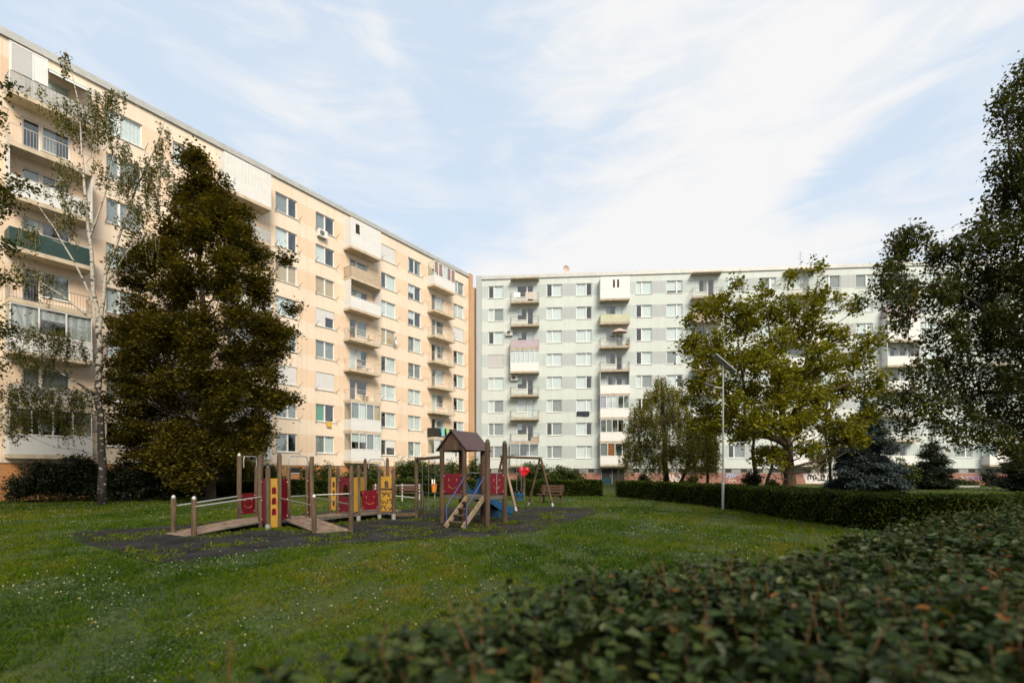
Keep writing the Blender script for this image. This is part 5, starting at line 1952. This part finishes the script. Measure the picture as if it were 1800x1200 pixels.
tree('linden_tree', 'dense dark olive-brown pyramid-shaped tree in front of the cream block', 'tree', W(362, 0, Y).xy[:] + (0,), [[tp(372, 880, Y, .26), tp(366, 820, Y, .22), tp(358, 600, Y, .17), tp(352, 400, Y, .08), tp(350, 285, Y, .02)]],
     bl, 101, .175, LM['linden'], M['bark'], 78, 30, .20, .7, .6, limb_r=.05, shellp=.4)
tree('young_tree', 'slim thin-stemmed young tree just left of the dense olive-brown tree trunk', 'tree', W(345, 0, 25.4).xy[:] + (0,), [[tp(345, 884, 25.4, .085), tp(346, 800, 25.4, .07), tp(338, 740, 25.4, .03)]],
     [BL(330, 745, 25.4, 26, 26), BL(350, 770, 25.2, 20, 16)], 102, .15, LM['linden'], M['bark'], 40, 30, .2, .6, .7)

# tall thin birch on the left
Y = 23.9
def birch_paths():
    return [[tp(181, 886, Y, .19), tp(178, 760, Y, .15), tp(174, 640, Y, .13), tp(172, 575, Y, .11)],
            [tp(172, 580, Y, .10), tp(163, 480, Y, .085), tp(155, 400, Y, .07), tp(146, 290, Y - .1, .048), tp(138, 180, Y - .2, .025), tp(116, 85, Y - .2, .008)],
            [tp(174, 590, Y, .09), tp(186, 480, Y + .2, .07), tp(208, 420, Y + .4, .055), tp(240, 330, Y + .6, .038), tp(275, 255, Y + .8, .03), tp(292, 205, Y + .8, .008)],
            [tp(163, 530, Y, .05), tp(130, 460, Y - .3, .04), tp(95, 400, Y - .5, .025), tp(60, 350, Y - .6, .008)],
            [tp(160, 560, Y, .05), tp(110, 520, Y - .4, .035), tp(30, 470, Y - .8, .015)],
            [tp(174, 700, Y, .06), tp(140, 675, Y - .4, .045), tp(80, 640, Y - .8, .02)],
            [tp(157, 420, Y, .05), tp(185, 340, Y - .2, .03), tp(205, 250, Y - .3, .01)],
            [tp(186, 500, Y, .05), tp(225, 440, Y, .03), tp(270, 405, Y, .01)]]
bl = [BL(115, 92, Y - .2, 8, 14), BL(118, 110, Y - .2, 7, 14), BL(178, 168, Y, 22, 14), BL(196, 172, Y, 18, 14), BL(210, 160, Y, 14, 8), BL(110, 185, Y, 26, 12), BL(150, 190, Y, 24, 14), BL(135, 215, Y, 30, 14), BL(175, 225, Y, 18, 18), BL(64, 155, Y - .4, 12, 7),
      BL(190, 205, Y, 20, 18), BL(215, 255, Y + .4, 20, 20), BL(288, 225, Y + .8, 10, 18), BL(280, 260, Y + .8, 14, 20), BL(262, 290, Y + .6, 22, 22), BL(290, 300, Y + .6, 16, 24), BL(235, 300, Y + .4, 26, 22), BL(212, 320, Y + .2, 20, 20), BL(268, 335, Y + .6, 22, 20), BL(245, 360, Y + .4, 24, 18),
      BL(225, 385, Y + .2, 20, 14), BL(170, 290, Y, 16, 14), BL(120, 290, Y, 26, 10), BL(100, 320, Y - .2, 22, 10), BL(135, 355, Y - .3, 26, 12), BL(112, 385, Y - .3, 20, 10), BL(60, 405, Y - .5, 26, 9), BL(35, 470, Y - .7, 22, 12), BL(70, 480, Y - .6, 24, 9), BL(205, 440, Y, 18, 12), BL(262, 420, Y, 16, 12),
      BL(50, 575, Y - .7, 36, 12), BL(95, 590, Y - .6, 34, 14), BL(130, 600, Y - .4, 30, 14), BL(30, 610, Y - .8, 22, 14), BL(75, 625, Y - .8, 30, 12), BL(60, 680, Y - .8, 34, 16), BL(110, 690, Y - .6, 34, 18), BL(25, 690, Y - .9, 24, 20), BL(145, 690, Y - .4, 22, 16), BL(50, 725, Y - .8, 30, 14), BL(120, 735, Y - .5, 30, 14), BL(90, 715, Y - .6, 30, 14), BL(20, 735, Y - .8, 20, 14)]
tree('birch_tree', 'tall thin white-barked birch with two stems and sparse hanging leaves', 'tree', W(181, 0, Y).xy[:] + (0,), birch_paths(), bl, 111, .10, LM['birch'], M['birch'], 84, 28, .055,   .6, .2, droop=1.05, limb_r=.018, wid=.7)

# tree whose crown reaches in from beyond the left edge
Y = 15.5
bl = [BL(8, 150, Y, 16, 20), BL(2, 205, Y, 18, 20), BL(20, 335, Y, 34, 20), BL(40, 330, Y, 22, 16), BL(-10, 360, Y, 40, 30), BL(8, 430, Y, 18, 26), BL(5, 500, Y, 14, 24), BL(5, 590, Y, 18, 26), BL(-5, 650, Y, 16, 24),
      BL(-60, 250, Y, 50, 60), BL(-70, 420, Y, 60, 70), BL(-60, 590, Y, 45, 60), BL(-150, 150, Y, 80, 80), BL(-170, 350, Y, 90, 90), BL(-170, 550, Y, 80, 80), BL(-260, 250, Y, 80, 90), BL(-280, 480, Y, 80, 90), BL(-110, 40, Y, 60, 60), BL(-190, -30, Y, 70, 60),
      BL(-150, 300, Y - 3, 80, 80, 2), BL(-150, 480, Y - 3, 80, 80, 2), BL(-190, 400, Y + 3, 80, 90, 2)]
tree('leafy_tree', 'dark leafy tree standing outside the left edge with twigs hanging into view', 'tree', (W(-170, 0, Y).x, Y, 0), [[(Vector((W(-170, 0, Y).x, Y, 0)), .28), (Vector((W(-170, 0, Y).x + .1, Y, 6)), .2), (Vector((W(-180, 0, Y).x, Y, 15)), .05)]],
     bl, 121, .12, LM['dark'], M['bark'], 40, 34, .17, .7, .3, limb_r=.05)

# big dark tree reaching in from the right
Y = 11.0
bl = []
for (px, py, rx, rz, dy) in ((1812, 120, 34, 34, 0), (1765, 165, 24, 16, 0), (1800, 190, 46, 40, .3), (1810, 260, 50, 44, -.4), (1775, 290, 34, 40, 0), (1770, 345, 40, 26, .2), (1830, 350, 60, 60, .5), (1722, 385, 26, 16, .2), (1760, 410, 46, 30, -.3), (1700, 430, 44, 30, 0),
                             (1655, 440, 36, 24, .4), (1600, 405, 36, 24, 0), (1580, 430, 26, 24, .2), (1565, 470, 28, 24, 0), (1590, 510, 34, 34, .3), (1555, 500, 18, 22, 0), (1520, 512, 12, 18, 0), (1585, 550, 22, 20, 0), (1640, 500, 42, 30, -.4), (1700, 495, 46, 34, .6), (1765, 480, 50, 44, 0), (1815, 470, 50, 60, -.5),
                             (1670, 560, 34, 18, 0), (1720, 570, 34, 20, .4), (1780, 560, 40, 34, .2), (1630, 590, 20, 16, .2), (1615, 640, 32, 22, 0), (1660, 630, 34, 16, .3), (1710, 640, 34, 20, .0), (1785, 640, 34, 36, .3), (1590, 690, 34, 22, .3), (1640, 700, 38, 24, -.2), (1560, 690, 22, 18, .2),
                             (1590, 735, 26, 14, .2), (1650, 740, 30, 16, .3), (1700, 720, 28, 18, .0), (1755, 710, 34, 26, .3), (1790, 745, 32, 26, .2), (1720, 760, 20, 12, .2), (1770, 775, 30, 12, .1), (1810, 700, 40, 50, .0),
                             (1755, 545, 34, 24, -.5), (1715, 525, 30, 22, .5), (1795, 590, 34, 30, -.6), (1740, 600, 34, 22, .3), (1690, 590, 30, 18, -.3), (1750, 660, 34, 22, -.3), (1700, 680, 32, 20, .3), (1660, 670, 30, 18, .2), (1745, 745, 30, 18, -.2), (1800, 790, 34, 16, .2), (1690, 755, 26, 14, -.2), (1880, 180, 70, 90, .8), (1890, 340, 80, 90, -.8), (1900, 500, 90, 90, .8), (1890, 640, 80, 70, -.6), (1960, 260, 80, 100, 2), (1980, 450, 90, 100, -2), (1960, 620, 80, 80, 2), (1880, 60, 60, 60, .5), (1990, 100, 80, 80, 1), (2060, 300, 90, 120, 0), (2070, 520, 90, 100, 0)):
    bl.append(BL(px, py, Y + dy, rx, rz))
xT = W(1935, 0, Y).x
tree('spreading_tree', 'large dark leafy tree reaching in from the right edge over the hedge', 'tree', (xT, Y, 0), [[(Vector((xT, Y, 0)), .33), (Vector((xT - .1, Y, 2.6)), .27), (Vector((xT - .2, Y, 5.5)), .2), (Vector((xT, Y, 10.5)), .06)],
     [(Vector((xT - .1, Y, 3.1)), .13), (W(1800, 605, Y), .085), (W(1745, 560, Y), .055), (W(1705, 525, Y), .035), (W(1640, 500, Y), .018), (W(1580, 490, Y), .012)],
     [(Vector((xT, Y, 2.6)), .10), (W(1800, 688, Y), .05), (W(1725, 690, Y), .034), (W(1650, 720, Y), .016), (W(1600, 720, Y), .01)],
     [(Vector((xT - .1, Y, 4.5)), .12), (W(1830, 420, Y), .05), (W(1780, 330, Y), .03), (W(1770, 220, Y), .02)]],
     bl, 131, .085, LM['dark'], M['bark'], 205, 24, .085, .6, .25, droop=.42, limb_r=.016, wid=.66)

# spreading yellow-green maple behind the clipped hedge
Y = 33.0
bl = []
for (px, py, rx, rz, dy) in ((1435, 482, 14, 14, 0), (1440, 510, 22, 20, .3), (1392, 505, 14, 12, 0), (1425, 545, 34, 22, 0), (1385, 535, 30, 20, .8), (1345, 520, 18, 18, 0), (1300, 510, 14, 12, .2), (1270, 520, 22, 12, .3), (1235, 532, 20, 12, 0), (1215, 560, 16, 12, 0), (1262, 550, 30, 18, .5), (1310, 545, 34, 20, -.6),
                             (1350, 560, 36, 20, 1), (1220, 590, 24, 16, .5), (1260, 590, 32, 20, -1), (1305, 590, 36, 20, 1), (1360, 600, 40, 22, -1), (1410, 590, 36, 22, 1), (1450, 570, 20, 14, 0), (1475, 530, 10, 14, .3), (1480, 610, 24, 18, 0), (1520, 590, 20, 14, .4), (1500, 555, 12, 14, .2), (1545, 610, 16, 14, .3), (1205, 620, 18, 14, .5), (1240, 630, 34, 20, -1), (1290, 640, 40, 22, 1.5),
                             (1345, 645, 40, 22, -1.5), (1400, 645, 40, 22, 1.5), (1455, 645, 36, 22, -1), (1505, 640, 34, 20, .8), (1545, 650, 22, 16, .2), (1225, 665, 30, 18, .6), (1265, 680, 38, 20, -1.2), (1320, 690, 40, 20, 1.5), (1420, 690, 40, 20, -1.5), (1370, 685, 34, 18, 2), (1475, 690, 38, 20, 1), (1525, 690, 30, 18, .5), (1240, 710, 30, 16, .8), (1285, 725, 34, 16, -1),
                             (1340, 730, 30, 14, 2), (1430, 730, 34, 16, 1), (1480, 730, 34, 16, -1), (1530, 725, 24, 14, .4), (1300, 755, 24, 10, 0), (1455, 765, 24, 12, 1), (1500, 760, 26, 12, 0), (1400, 760, 22, 14, .5), (1350, 780, 24, 10, -1.5), (1420, 790, 24, 10, -1.5), (1330, 800, 16, 8, -1), (1470, 790, 20, 10, .5), (1275, 750, 22, 12, .5), (1380, 720, 30, 14, -3), (1330, 720, 26, 14, -3), (1440, 720, 30, 14, -3), (1290, 690, 26, 14, -2.5), (1380, 660, 34, 16, -3), (1320, 620, 30, 16, -3), (1440, 610, 30, 16, -2.5), (1345, 750, 30, 14, -3.5), (1412, 752, 30, 14, -3.5), (1383, 748, 26, 12, -4), (1230, 745, 26, 14, .5), (1205, 700, 20, 14, 0), (1258, 735, 28, 14, -1.5), (1370, 790, 18, 9, -3), (1300, 780, 22, 10, -2), (1510, 780, 22, 10, -.5)):
    bl.append(BL(px, py, Y + dy, rx, rz))
tree('maple_tree', 'wide yellow-green maple with forked brown trunk behind the clipped hedge', 'tree', W(1390, 0, Y).xy[:] + (0,), [[tp(1391, 869, Y, .40), tp(1385, 800, Y, .32), tp(1381, 770, Y, .28)],
     [tp(1383, 780, Y, .24), tp(1350, 768, Y, .20), tp(1318, 758, Y, .18), tp(1298, 730, Y, .15), tp(1278, 700, Y, .12), tp(1262, 660, Y, .08), tp(1240, 600, Y, .03)],
     [tp(1381, 780, Y, .26), tp(1376, 735, Y, .22), tp(1372, 690, Y, .16), tp(1362, 620, Y, .10), tp(1350, 560, Y, .05), tp(1345, 520, Y, .02)],
     [tp(1383, 765, Y, .24), tp(1396, 725, Y, .19), tp(1420, 695, Y, .15), tp(1452, 685, Y, .10), tp(1490, 675, Y, .06), tp(1530, 665, Y, .02)],
     [tp(1398, 722, Y, .15), tp(1412, 660, Y, .10), tp(1428, 580, Y, .06), tp(1437, 490, Y, .02)],
     [tp(1312, 755, Y, .12), tp(1310, 700, Y, .08), tp(1300, 620, Y, .05), tp(1290, 530, Y, .02)]],
     [(c + Vector((0, 0, random.Random(i).uniform(-.7, .7))), rx * .95, ry, rz * 1.3) for i, (c, rx, ry, rz) in enumerate(bl)], 141, .21, LM['maple'], M['bark_m'], 50, 14, .19, .9, .3, limb_r=.07, wid=.85, shellp=.5)

# weeping birches and slim trees by the mint block
def weeping(label, px, Y, paths, blobs, seed, droop=1.3, n=52, leaf=.19):
    tree('weeping_birch', label, 'tree', W(px, 0, Y).xy[:] + (0,), paths, blobs, seed, leaf, LM['weep'], M['bark'], n, 40, .085, .6, .15, droop=droop * 1.35, wid=.45, group='weeping birches by the mint block', limb_r=.04)
Y = 45.0
weeping('leftmost weeping birch with broad drooping crown next to the entrance of the mint block', 1168, Y, [[tp(1170, 857, Y, .30), tp(1168, 790, Y, .22), tp(1164, 700, Y, .14), tp(1162, 662, Y, .04)]],
        [BL(1162, 668, Y, 16, 12), BL(1148, 690, Y, 24, 14), BL(1180, 688, Y, 24, 14), BL(1120, 715, Y, 22, 14), BL(1110, 745, Y, 18, 14), BL(1140, 730, Y - 1, 26, 16), BL(1170, 725, Y + 1, 26, 16), BL(1195, 720, Y - .5, 22, 16), BL(1105, 775, Y, 14, 12), BL(1135, 770, Y + 1, 24, 14), BL(1165, 765, Y - 1.4, 24, 14), BL(1120, 790, Y, 20, 10), BL(1150, 800, Y - 1, 26, 10), BL(1180, 790, Y - 1.5, 22, 10), BL(1100, 800, Y, 14, 8)], 151, 1.5)
Y = 43.0
weeping('weeping birch with a leaning trunk, second from the entrance of the mint block', 1195, Y, [[tp(1192, 858, Y, .17), tp(1206, 825, Y, .15), tp(1214, 790, Y, .13), tp(1222, 745, Y, .05)]],
        [BL(1222, 742, Y, 22, 12), BL(1205, 760, Y, 24, 12), BL(1235, 762, Y, 22, 12), BL(1250, 785, Y, 16, 12), BL(1215, 780, Y - 1, 24, 10), BL(1190, 785, Y, 16, 10), BL(1205, 800, Y - 1, 20, 8), BL(1230, 800, Y, 20, 8), BL(1240, 735, Y, 18, 12)], 152, 1.5)
Y = 44.0
weeping('narrow weeping birch directly left of the lamp post', 1243, Y, [[tp(1243, 858, Y, .14), tp(1244, 800, Y, .11), tp(1246, 740, Y, .04)]], [BL(1246, 742, Y, 16, 12), BL(1256, 770, Y, 14, 14), BL(1238, 780, Y, 14, 12), BL(1250, 800, Y, 16, 10)], 153, 1.3)
weeping('weeping birch right of the maple trunk before the black and white graffiti', 1450, 42.0, [[tp(1462, 859, 42, .12), tp(1458, 800, 42, .10), tp(1450, 755, 42, .04)]],
        [BL(1450, 770, 42, 20, 12), BL(1430, 785, 42, 18, 12), BL(1468, 785, 42, 18, 12), BL(1485, 800, 42, 14, 12), BL(1445, 800, 41, 24, 10), BL(1480, 770, 42, 14, 12)], 154, 1.2, 40)
Y = 41.0
tree('slim_tree', 'slim upright tree between the lamp post and the maple trunk', 'tree', W(1326, 0, Y).xy[:] + (0,), [[tp(1331, 860, Y, .19), tp(1325, 810, Y, .15), tp(1322, 740, Y, .08), tp(1320, 690, Y, .03)]],
     [BL(1340, 790, Y, 18, 10), BL(1318, 745, Y, 24, 14), BL(1335, 715, Y, 24, 14), BL(1345, 760, Y, 18, 10), BL(1360, 800, Y, 14, 8)], 155, .2, LM['weep'], M['bark'], 36, 26, .22, .7, .4, limb_r=.04)
tree('slim_tree', 'slim leaning tree just left of the maple trunk', 'tree', W(1347, 0, 40).xy[:] + (0,), [[tp(1345, 861, 40, .14), tp(1356, 825, 40, .12), tp(1366, 780, 40, .06), tp(1372, 750, 40, .03)]],
     [BL(1366, 790, 40, 18, 10), BL(1358, 812, 40, 12, 7), BL(1374, 765, 40, 16, 10)], 156, .2, LM['weep'], M['bark'], 36, 26, .2, .7, .4, limb_r=.04)

def conifer(name, label, px, Y, top, width, lm, seed, leaf=.16, n=22, base_gap=.3, layers=9):
    rng = random.Random(seed)
    k = Y / F
    zt_ = zat(top, Y)
    hw = width / 2 * k
    bl = []
    for i in range(layers):
        f = (i + .5) / layers
        z = base_gap + (zt_ - base_gap) * f
        r = hw * (1 - f) ** .8 + .08
        m_ = max(1, int(2 * math.pi * r / .75))
        a0 = rng.uniform(0, 6)
        for j in range(m_):
            a = a0 + 2 * math.pi * j / m_ + rng.uniform(-.2, .2)
            rr = r * rng.uniform(.30, .95)
            bl.append((W(px, HY, Y) + Vector((math.cos(a) * rr, math.sin(a) * rr, max(.2, z + rng.uniform(-.6, .6) * (zt_ - base_gap) / layers) - EYE)), r * .42, r * .42, (zt_ - base_gap) / layers * .55))
    b = W(px, 0, Y)
    return tree(name, label, 'tree', (b.x, Y, 0), [[(Vector((b.x, Y, 0)), .13), (Vector((b.x, Y, zt_ * .6)), .07), (Vector((b.x, Y, zt_)), .015)]], bl, seed, leaf, lm, M['bark'], n, 26, .16, .45, .6, limb_r=.03, wid=.38)
conifer('blue_spruce', 'blue-grey spruce standing right of the maple behind the hedge', 1524, 38.0, 690, 100, LM['spruce'], 161, .22, 120, .2, 12)
conifer('conifer_tree', 'dark pointed conifer in front of the red plinth of the mint block', 1638, 42.0, 760, 66, LM['conifer'], 162, .18, 90, .1, 8)
conifer('conifer_tree', 'dark conifer at the right edge by the lawn of the mint block', 1806, 38.0, 745, 76, LM['conifer'], 163, .18, 90, .1, 9)

def shrub(label, px, Y, w, h, lm, seed, leaf=.11, n=26, lumps=7, group=None, name='shrub', base_y=None):
    """bushy shrub: w, h in photo pixels at depth Y"""
    rng = random.Random(seed)
    k = Y / F
    W_, H_ = w * k / 2, h * k
    b = W(px, 0, Y)
    bl = []
    for i in range(lumps):
        u_ = rng.uniform(-.75, .75)
        hh = rng.uniform(.35, .8) * (1 - .35 * abs(u_))
        bl.append((Vector((b.x + u_ * W_, Y + rng.uniform(-.5, .5) * W_ * .6, H_ * hh)), W_ * .42, W_ * .42, H_ * .26))
    bl.append((Vector((b.x, Y, H_ * .3)), W_ * .8, W_ * .6, H_ * .3))
    st = []
    for i in range(4):
        a = i * 1.57 + rng.uniform(0, 1)
        st.append([(Vector((b.x + .06 * math.cos(a), Y + .06 * math.sin(a), 0)), .022), (Vector((b.x + math.cos(a) * W_ * .4, Y + math.sin(a) * W_ * .3, H_ * .7)), .008)])
    return tree(name, label, 'shrub', (b.x, Y, 0), st, bl, seed, leaf, lm, M['bark'], n, 26, .15, .8, .4, group=group, limb_r=.012, shellp=.4, limbs=False)
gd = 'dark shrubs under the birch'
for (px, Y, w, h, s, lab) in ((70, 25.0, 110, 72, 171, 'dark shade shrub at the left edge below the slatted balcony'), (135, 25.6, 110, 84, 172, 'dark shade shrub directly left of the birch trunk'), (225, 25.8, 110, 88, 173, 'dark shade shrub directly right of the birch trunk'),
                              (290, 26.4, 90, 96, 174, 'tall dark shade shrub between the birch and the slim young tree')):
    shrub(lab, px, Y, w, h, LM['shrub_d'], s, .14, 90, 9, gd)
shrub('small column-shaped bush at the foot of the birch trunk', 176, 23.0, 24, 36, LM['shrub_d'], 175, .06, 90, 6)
gl = 'shrubs in front of the cream block'
for (px, Y, w, h, s, lab, lm) in ((420, 34, 70, 62, 181, 'shrub behind the tall left posts of the play bridge', 'shrub'), (470, 34.5, 60, 66, 182, 'shrub left of the yellow arched tower panel in front of the cream block', 'shrub'), (545, 37.5, 34, 56, 183, 'thin upright shrub in front of the orange plinth', 'shrub'),
                              (640, 37, 64, 52, 184, 'wide low shrub below the white glazed balconies', 'shrub'), (572, 38, 22, 60, 185, 'narrow pointed shrub between two posts in front of the orange plinth', 'shrub'), (588, 38, 26, 48, 190, 'small shrub right of the narrow pointed one', 'shrub'), (735, 38, 92, 70, 186, 'big rounded shrub behind the climbing net', 'shrub'),
                              (795, 40, 60, 54, 187, 'shrub framed by the posts of the roofed play tower', 'shrub'), (838, 41, 40, 58, 188, 'shrub right of the roofed tower at the corner of the blocks', 'shrub'), (370, 32, 60, 36, 189, 'low shrub between the two dark tree trunks', 'shrub_d')):
    shrub(lab, px, Y, w, h, LM[lm], s, .17, 60, 8, gl)
gr = 'shrubs in front of the mint block'
for (px, Y, w, h, s, lab, lm) in ((935, 45, 66, 50, 191, 'tall green shrub behind the red heart-shaped sign', 'shrub'), (985, 47, 76, 40, 192, 'wide green shrub left of the dark entrance of the mint block', 'shrub'), (1132, 46, 26, 28, 193, 'small shrub at the foot of the leftmost weeping birch', 'shrub'),
                              (1212, 42, 30, 26, 194, 'bright green low shrub behind the hedge left of the lamp', 'shrub_l'), (1322, 40, 36, 36, 195, 'dark rounded shrub at the foot of the slim upright tree', 'shrub_d'), (1358, 39, 18, 22, 196, 'small yellow-green shrub beside the maple trunk', 'shrub_l'),
                              (1592, 42, 62, 54, 197, 'broad green shrub between blue spruce and dark conifer', 'shrub'), (1560, 37, 30, 30, 198, 'low green shrub at the foot of the blue spruce', 'shrub'), (1738, 50, 30, 34, 199, 'small rounded dark shrub in front of the red plinth at the right', 'shrub_d'), (1690, 51, 60, 12, 200, 'low flower bed plants along the red plinth', 'shrub')):
    shrub(lab, px, Y, w, h, LM[lm], s, .17, 55, 8, gr)
# flowers of the bed at the right
rg = np.random.default_rng(77)
M['fl_p'] = mat('violet_flower', (.25, .14, .42), .8, .2)
M['fl_w'] = mat('pale_flower', (.66, .52, .50), .8, .2)
for px, mt_, lab in ((1697, 'fl_w', 'pale pink flower cluster in the bed at the right'), (1710, 'fl_p', 'violet flower cluster in the bed at the right')):
    p = W(px, HY, 50.5)
    c = rg.normal(size=(150, 3)) * np.array([.45, .25, .10]) + np.array([0, 0, .85])
    o = link('flower_cluster', quads_mesh('flower_cluster', leaves_co(c, .12, .11, rg), M[mt_]), None, (p.x, 50.2, 0))
    tag(o, lab, 'flowers')
    o['kind'] = 'stuff'
m = MB(); m.box(-1.0, 1.0, -.12, .12, 0, .16, 'concrete')
o = m.build('kerb_stone'); o.location = (W(1702, 0, 47).x, 47, 0); tag(o, 'pale low kerb stone at the edge of the flower bed', 'kerb stone')

# ------------------------------------------------------------------ sky, sun, camera
SUN_EL, SUN_AZ = 38.0, 160.0      # azimuth clockwise from +Y (the way the camera looks)
w = bpy.data.worlds.new('World')
S.world = w
w.use_nodes = True
nt = w.node_tree
bg = nt.nodes['Background']
sky = nt.nodes.new('ShaderNodeTexSky')
sky.sky_type = 'NISHITA'
sky.sun_disc = False
sky.sun_elevation = R(SUN_EL)
sky.sun_rotation = R(SUN_AZ)
sky.air_density = 1.0
sky.dust_density = 1.2
sky.ozone_density = 1.5
tc = nt.nodes.new('ShaderNodeTexCoord')
sp = nt.nodes.new('ShaderNodeSeparateXYZ')
nt.links.new(tc.outputs['Generated'], sp.inputs[0])
def mth(op, a, b_=None, clamp=False):
    n = nt.nodes.new('ShaderNodeMath')
    n.operation = op
    n.use_clamp = clamp
    for i, v in enumerate((a, b_)):
        if v is None:
            continue
        if isinstance(v, (int, float)):
            n.inputs[i].default_value = v
        else:
            nt.links.new(v, n.inputs[i])
    return n.outputs[0]
X_, Y_, Z_ = sp.outputs
# clouds are laid out by compass direction and height
cb = nt.nodes.new('ShaderNodeCombineXYZ')
nt.links.new(mth('ARCTAN2', X_, Y_), cb.inputs[0])
nt.links.new(mth('ARCSINE', Z_), cb.inputs[1])
def cloud(rot, sc, scale, detail, dist, off, rough=.55):
    mp = nt.nodes.new('ShaderNodeMapping')
    mp.inputs['Rotation'].default_value = (0, 0, R(rot))
    mp.inputs['Scale'].default_value = sc
    mp.inputs['Location'].default_value = off
    nt.links.new(cb.outputs[0], mp.inputs['Vector'])
    n = nt.nodes.new('ShaderNodeTexNoise')
    n.inputs['Scale'].default_value = scale
    n.inputs['Detail'].default_value = detail
    n.inputs['Roughness'].default_value = rough
    n.inputs['Distortion'].default_value = dist
    nt.links.new(mp.outputs[0], n.inputs['Vector'])
    return n.outputs['Fac']
def sstep(v, a, b_, lo=0.0, hi=1.0):
    n = nt.nodes.new('ShaderNodeMapRange')
    n.interpolation_type = 'SMOOTHSTEP'
    for i, x in enumerate((a, b_, lo, hi)):
        n.inputs[i + 1].default_value = x
    nt.links.new(v, n.inputs[0])
    return n.outputs[0]
big = cloud(-38, (1.0, 1.9, 1), 1.5, 4, .5, (3.1, 1.7, 0), .5)
fine = cloud(-40, (1.0, 2.6, 1), 2.6, 6, .7, (7.3, 2.2, 0), .52)
wisp = cloud(-46, (1.0, 4.5, 1), 4.0, 9, 1.0, (1.3, 5.2, 0), .58)
CLOUDS_HERE = None
azim = mth('ARCTAN2', X_, Y_)
elev = mth('ARCSINE', Z_)
def bank(az, el, ra, re, tilt=0.0):
    """soft bank of cloud centred on a compass direction and height (degrees)"""
    da, de = mth('SUBTRACT', azim, R(az)), mth('SUBTRACT', elev, R(el))
    c, s_ = math.cos(R(tilt)), math.sin(R(tilt))
    u = mth('DIVIDE', mth('ADD', mth('MULTIPLY', da, c), mth('MULTIPLY', de, s_)), R(ra))
    v = mth('DIVIDE', mth('SUBTRACT', mth('MULTIPLY', de, c), mth('MULTIPLY', da, s_)), R(re))
    r2 = mth('ADD', mth('MULTIPLY', u, u), mth('MULTIPLY', v, v))
    return mth('POWER', 2.718, mth('MULTIPLY', r2, -1.0))
banks = None
def addb(*a, k=1.0):
    global banks
    x = bank(*a)
    if k != 1.0:
        x = mth('MULTIPLY', x, k)
    banks = x if banks is None else mth('ADD', banks, x)
addb(18, 24, 20, 9, 30, k=.85)           # bright bank above the middle of the mint block
addb(2, 21, 11, 4.5, 12, k=.85)
addb(30, 34, 22, 7.5, 25, k=.85)           # long diagonal band to the upper right
addb(40, 40, 16, 8, 15, k=.8)
addb(10, 40, 12, 6, 20, k=.75)
addb(20, 44, 16, 5, 10, k=.8)
addb(28, 20.5, 22, 2.2, 4, k=.9)        # low white rim over the roofs
addb(-14, 39, 7, 1.5, -58, k=.55)     # thin streak on the left
addb(-9, 29, 9, 2.0, -40, k=.30)
addb(-25, 36, 16, 8, -20, k=.22)
gap = mth('MULTIPLY', bank(35, 27, 8, 2.2, 22), .55)
dens = mth('ADD', mth('MULTIPLY', mth('MULTIPLY', banks, .54), sstep(fine, .2, .75, .65, 1.15)), mth('ADD', mth('MULTIPLY', sstep(big, .35, .75), .26), mth('ADD', mth('MULTIPLY', sstep(fine, .35, .75), .30), mth('MULTIPLY', sstep(wisp, .38, .70), .36))))
dens = mth('ADD', dens, sstep(elev, .02, .55, .42, 0.0))
dens = mth('SUBTRACT', dens, gap)
dens = mth('ADD', dens, sstep(Y_, .3, -.4, 0.0, .45))  # unseen cloud added behind the camera to whiten the window reflections
dens = sstep(dens, .10, 1.12)
mx = nt.nodes.new('ShaderNodeMixRGB')
nt.links.new(dens, mx.inputs[0])
pale = nt.nodes.new('ShaderNodeMixRGB')        # thin high veil over the whole sky
pale.inputs[0].default_value = .80
pale.inputs[2].default_value = (3.95, 4.6, 5.3, 1)
nt.links.new(sky.outputs[0], pale.inputs[1])
nt.links.new(pale.outputs[0], mx.inputs[1])
mx.inputs[2].default_value = (4.95, 4.93, 4.93, 1)
nt.links.new(mx.outputs[0], bg.inputs['Color'])
bg.inputs['Strength'].default_value = .10

sl = bpy.data.lights.new('sun', 'SUN')
sl.energy = 2.45
sl.angle = R(26)
sl.color = (1.0, .90, .74)
so = link('sun', sl)
d = Vector((math.sin(R(SUN_AZ)) * math.cos(R(SUN_EL)), math.cos(R(SUN_AZ)) * math.cos(R(SUN_EL)), math.sin(R(SUN_EL))))
so.rotation_euler = (-d).to_track_quat('-Z', 'Y').to_euler()

cam = bpy.data.cameras.new('camera')
co_ = link('camera', cam, None, (0, 0, EYE), (R(90), 0, 0))
cam.sensor_width = 36
cam.lens = F / 1800 * 36
cam.shift_y = (HY - 600) / 1800
cam.clip_start = .05
cam.clip_end = 2000
cam.dof.use_dof = True
cam.dof.focus_distance = 18
cam.dof.aperture_fstop = 0.8
S.camera = co_
S.view_settings.view_transform = 'Standard'
S.view_settings.look = 'None'
S.view_settings.exposure = 0.92
S.view_settings.gamma = 1
S.cycles.max_bounces = 6
S.cycles.transparent_max_bounces = 8
S.cycles.use_denoising = True
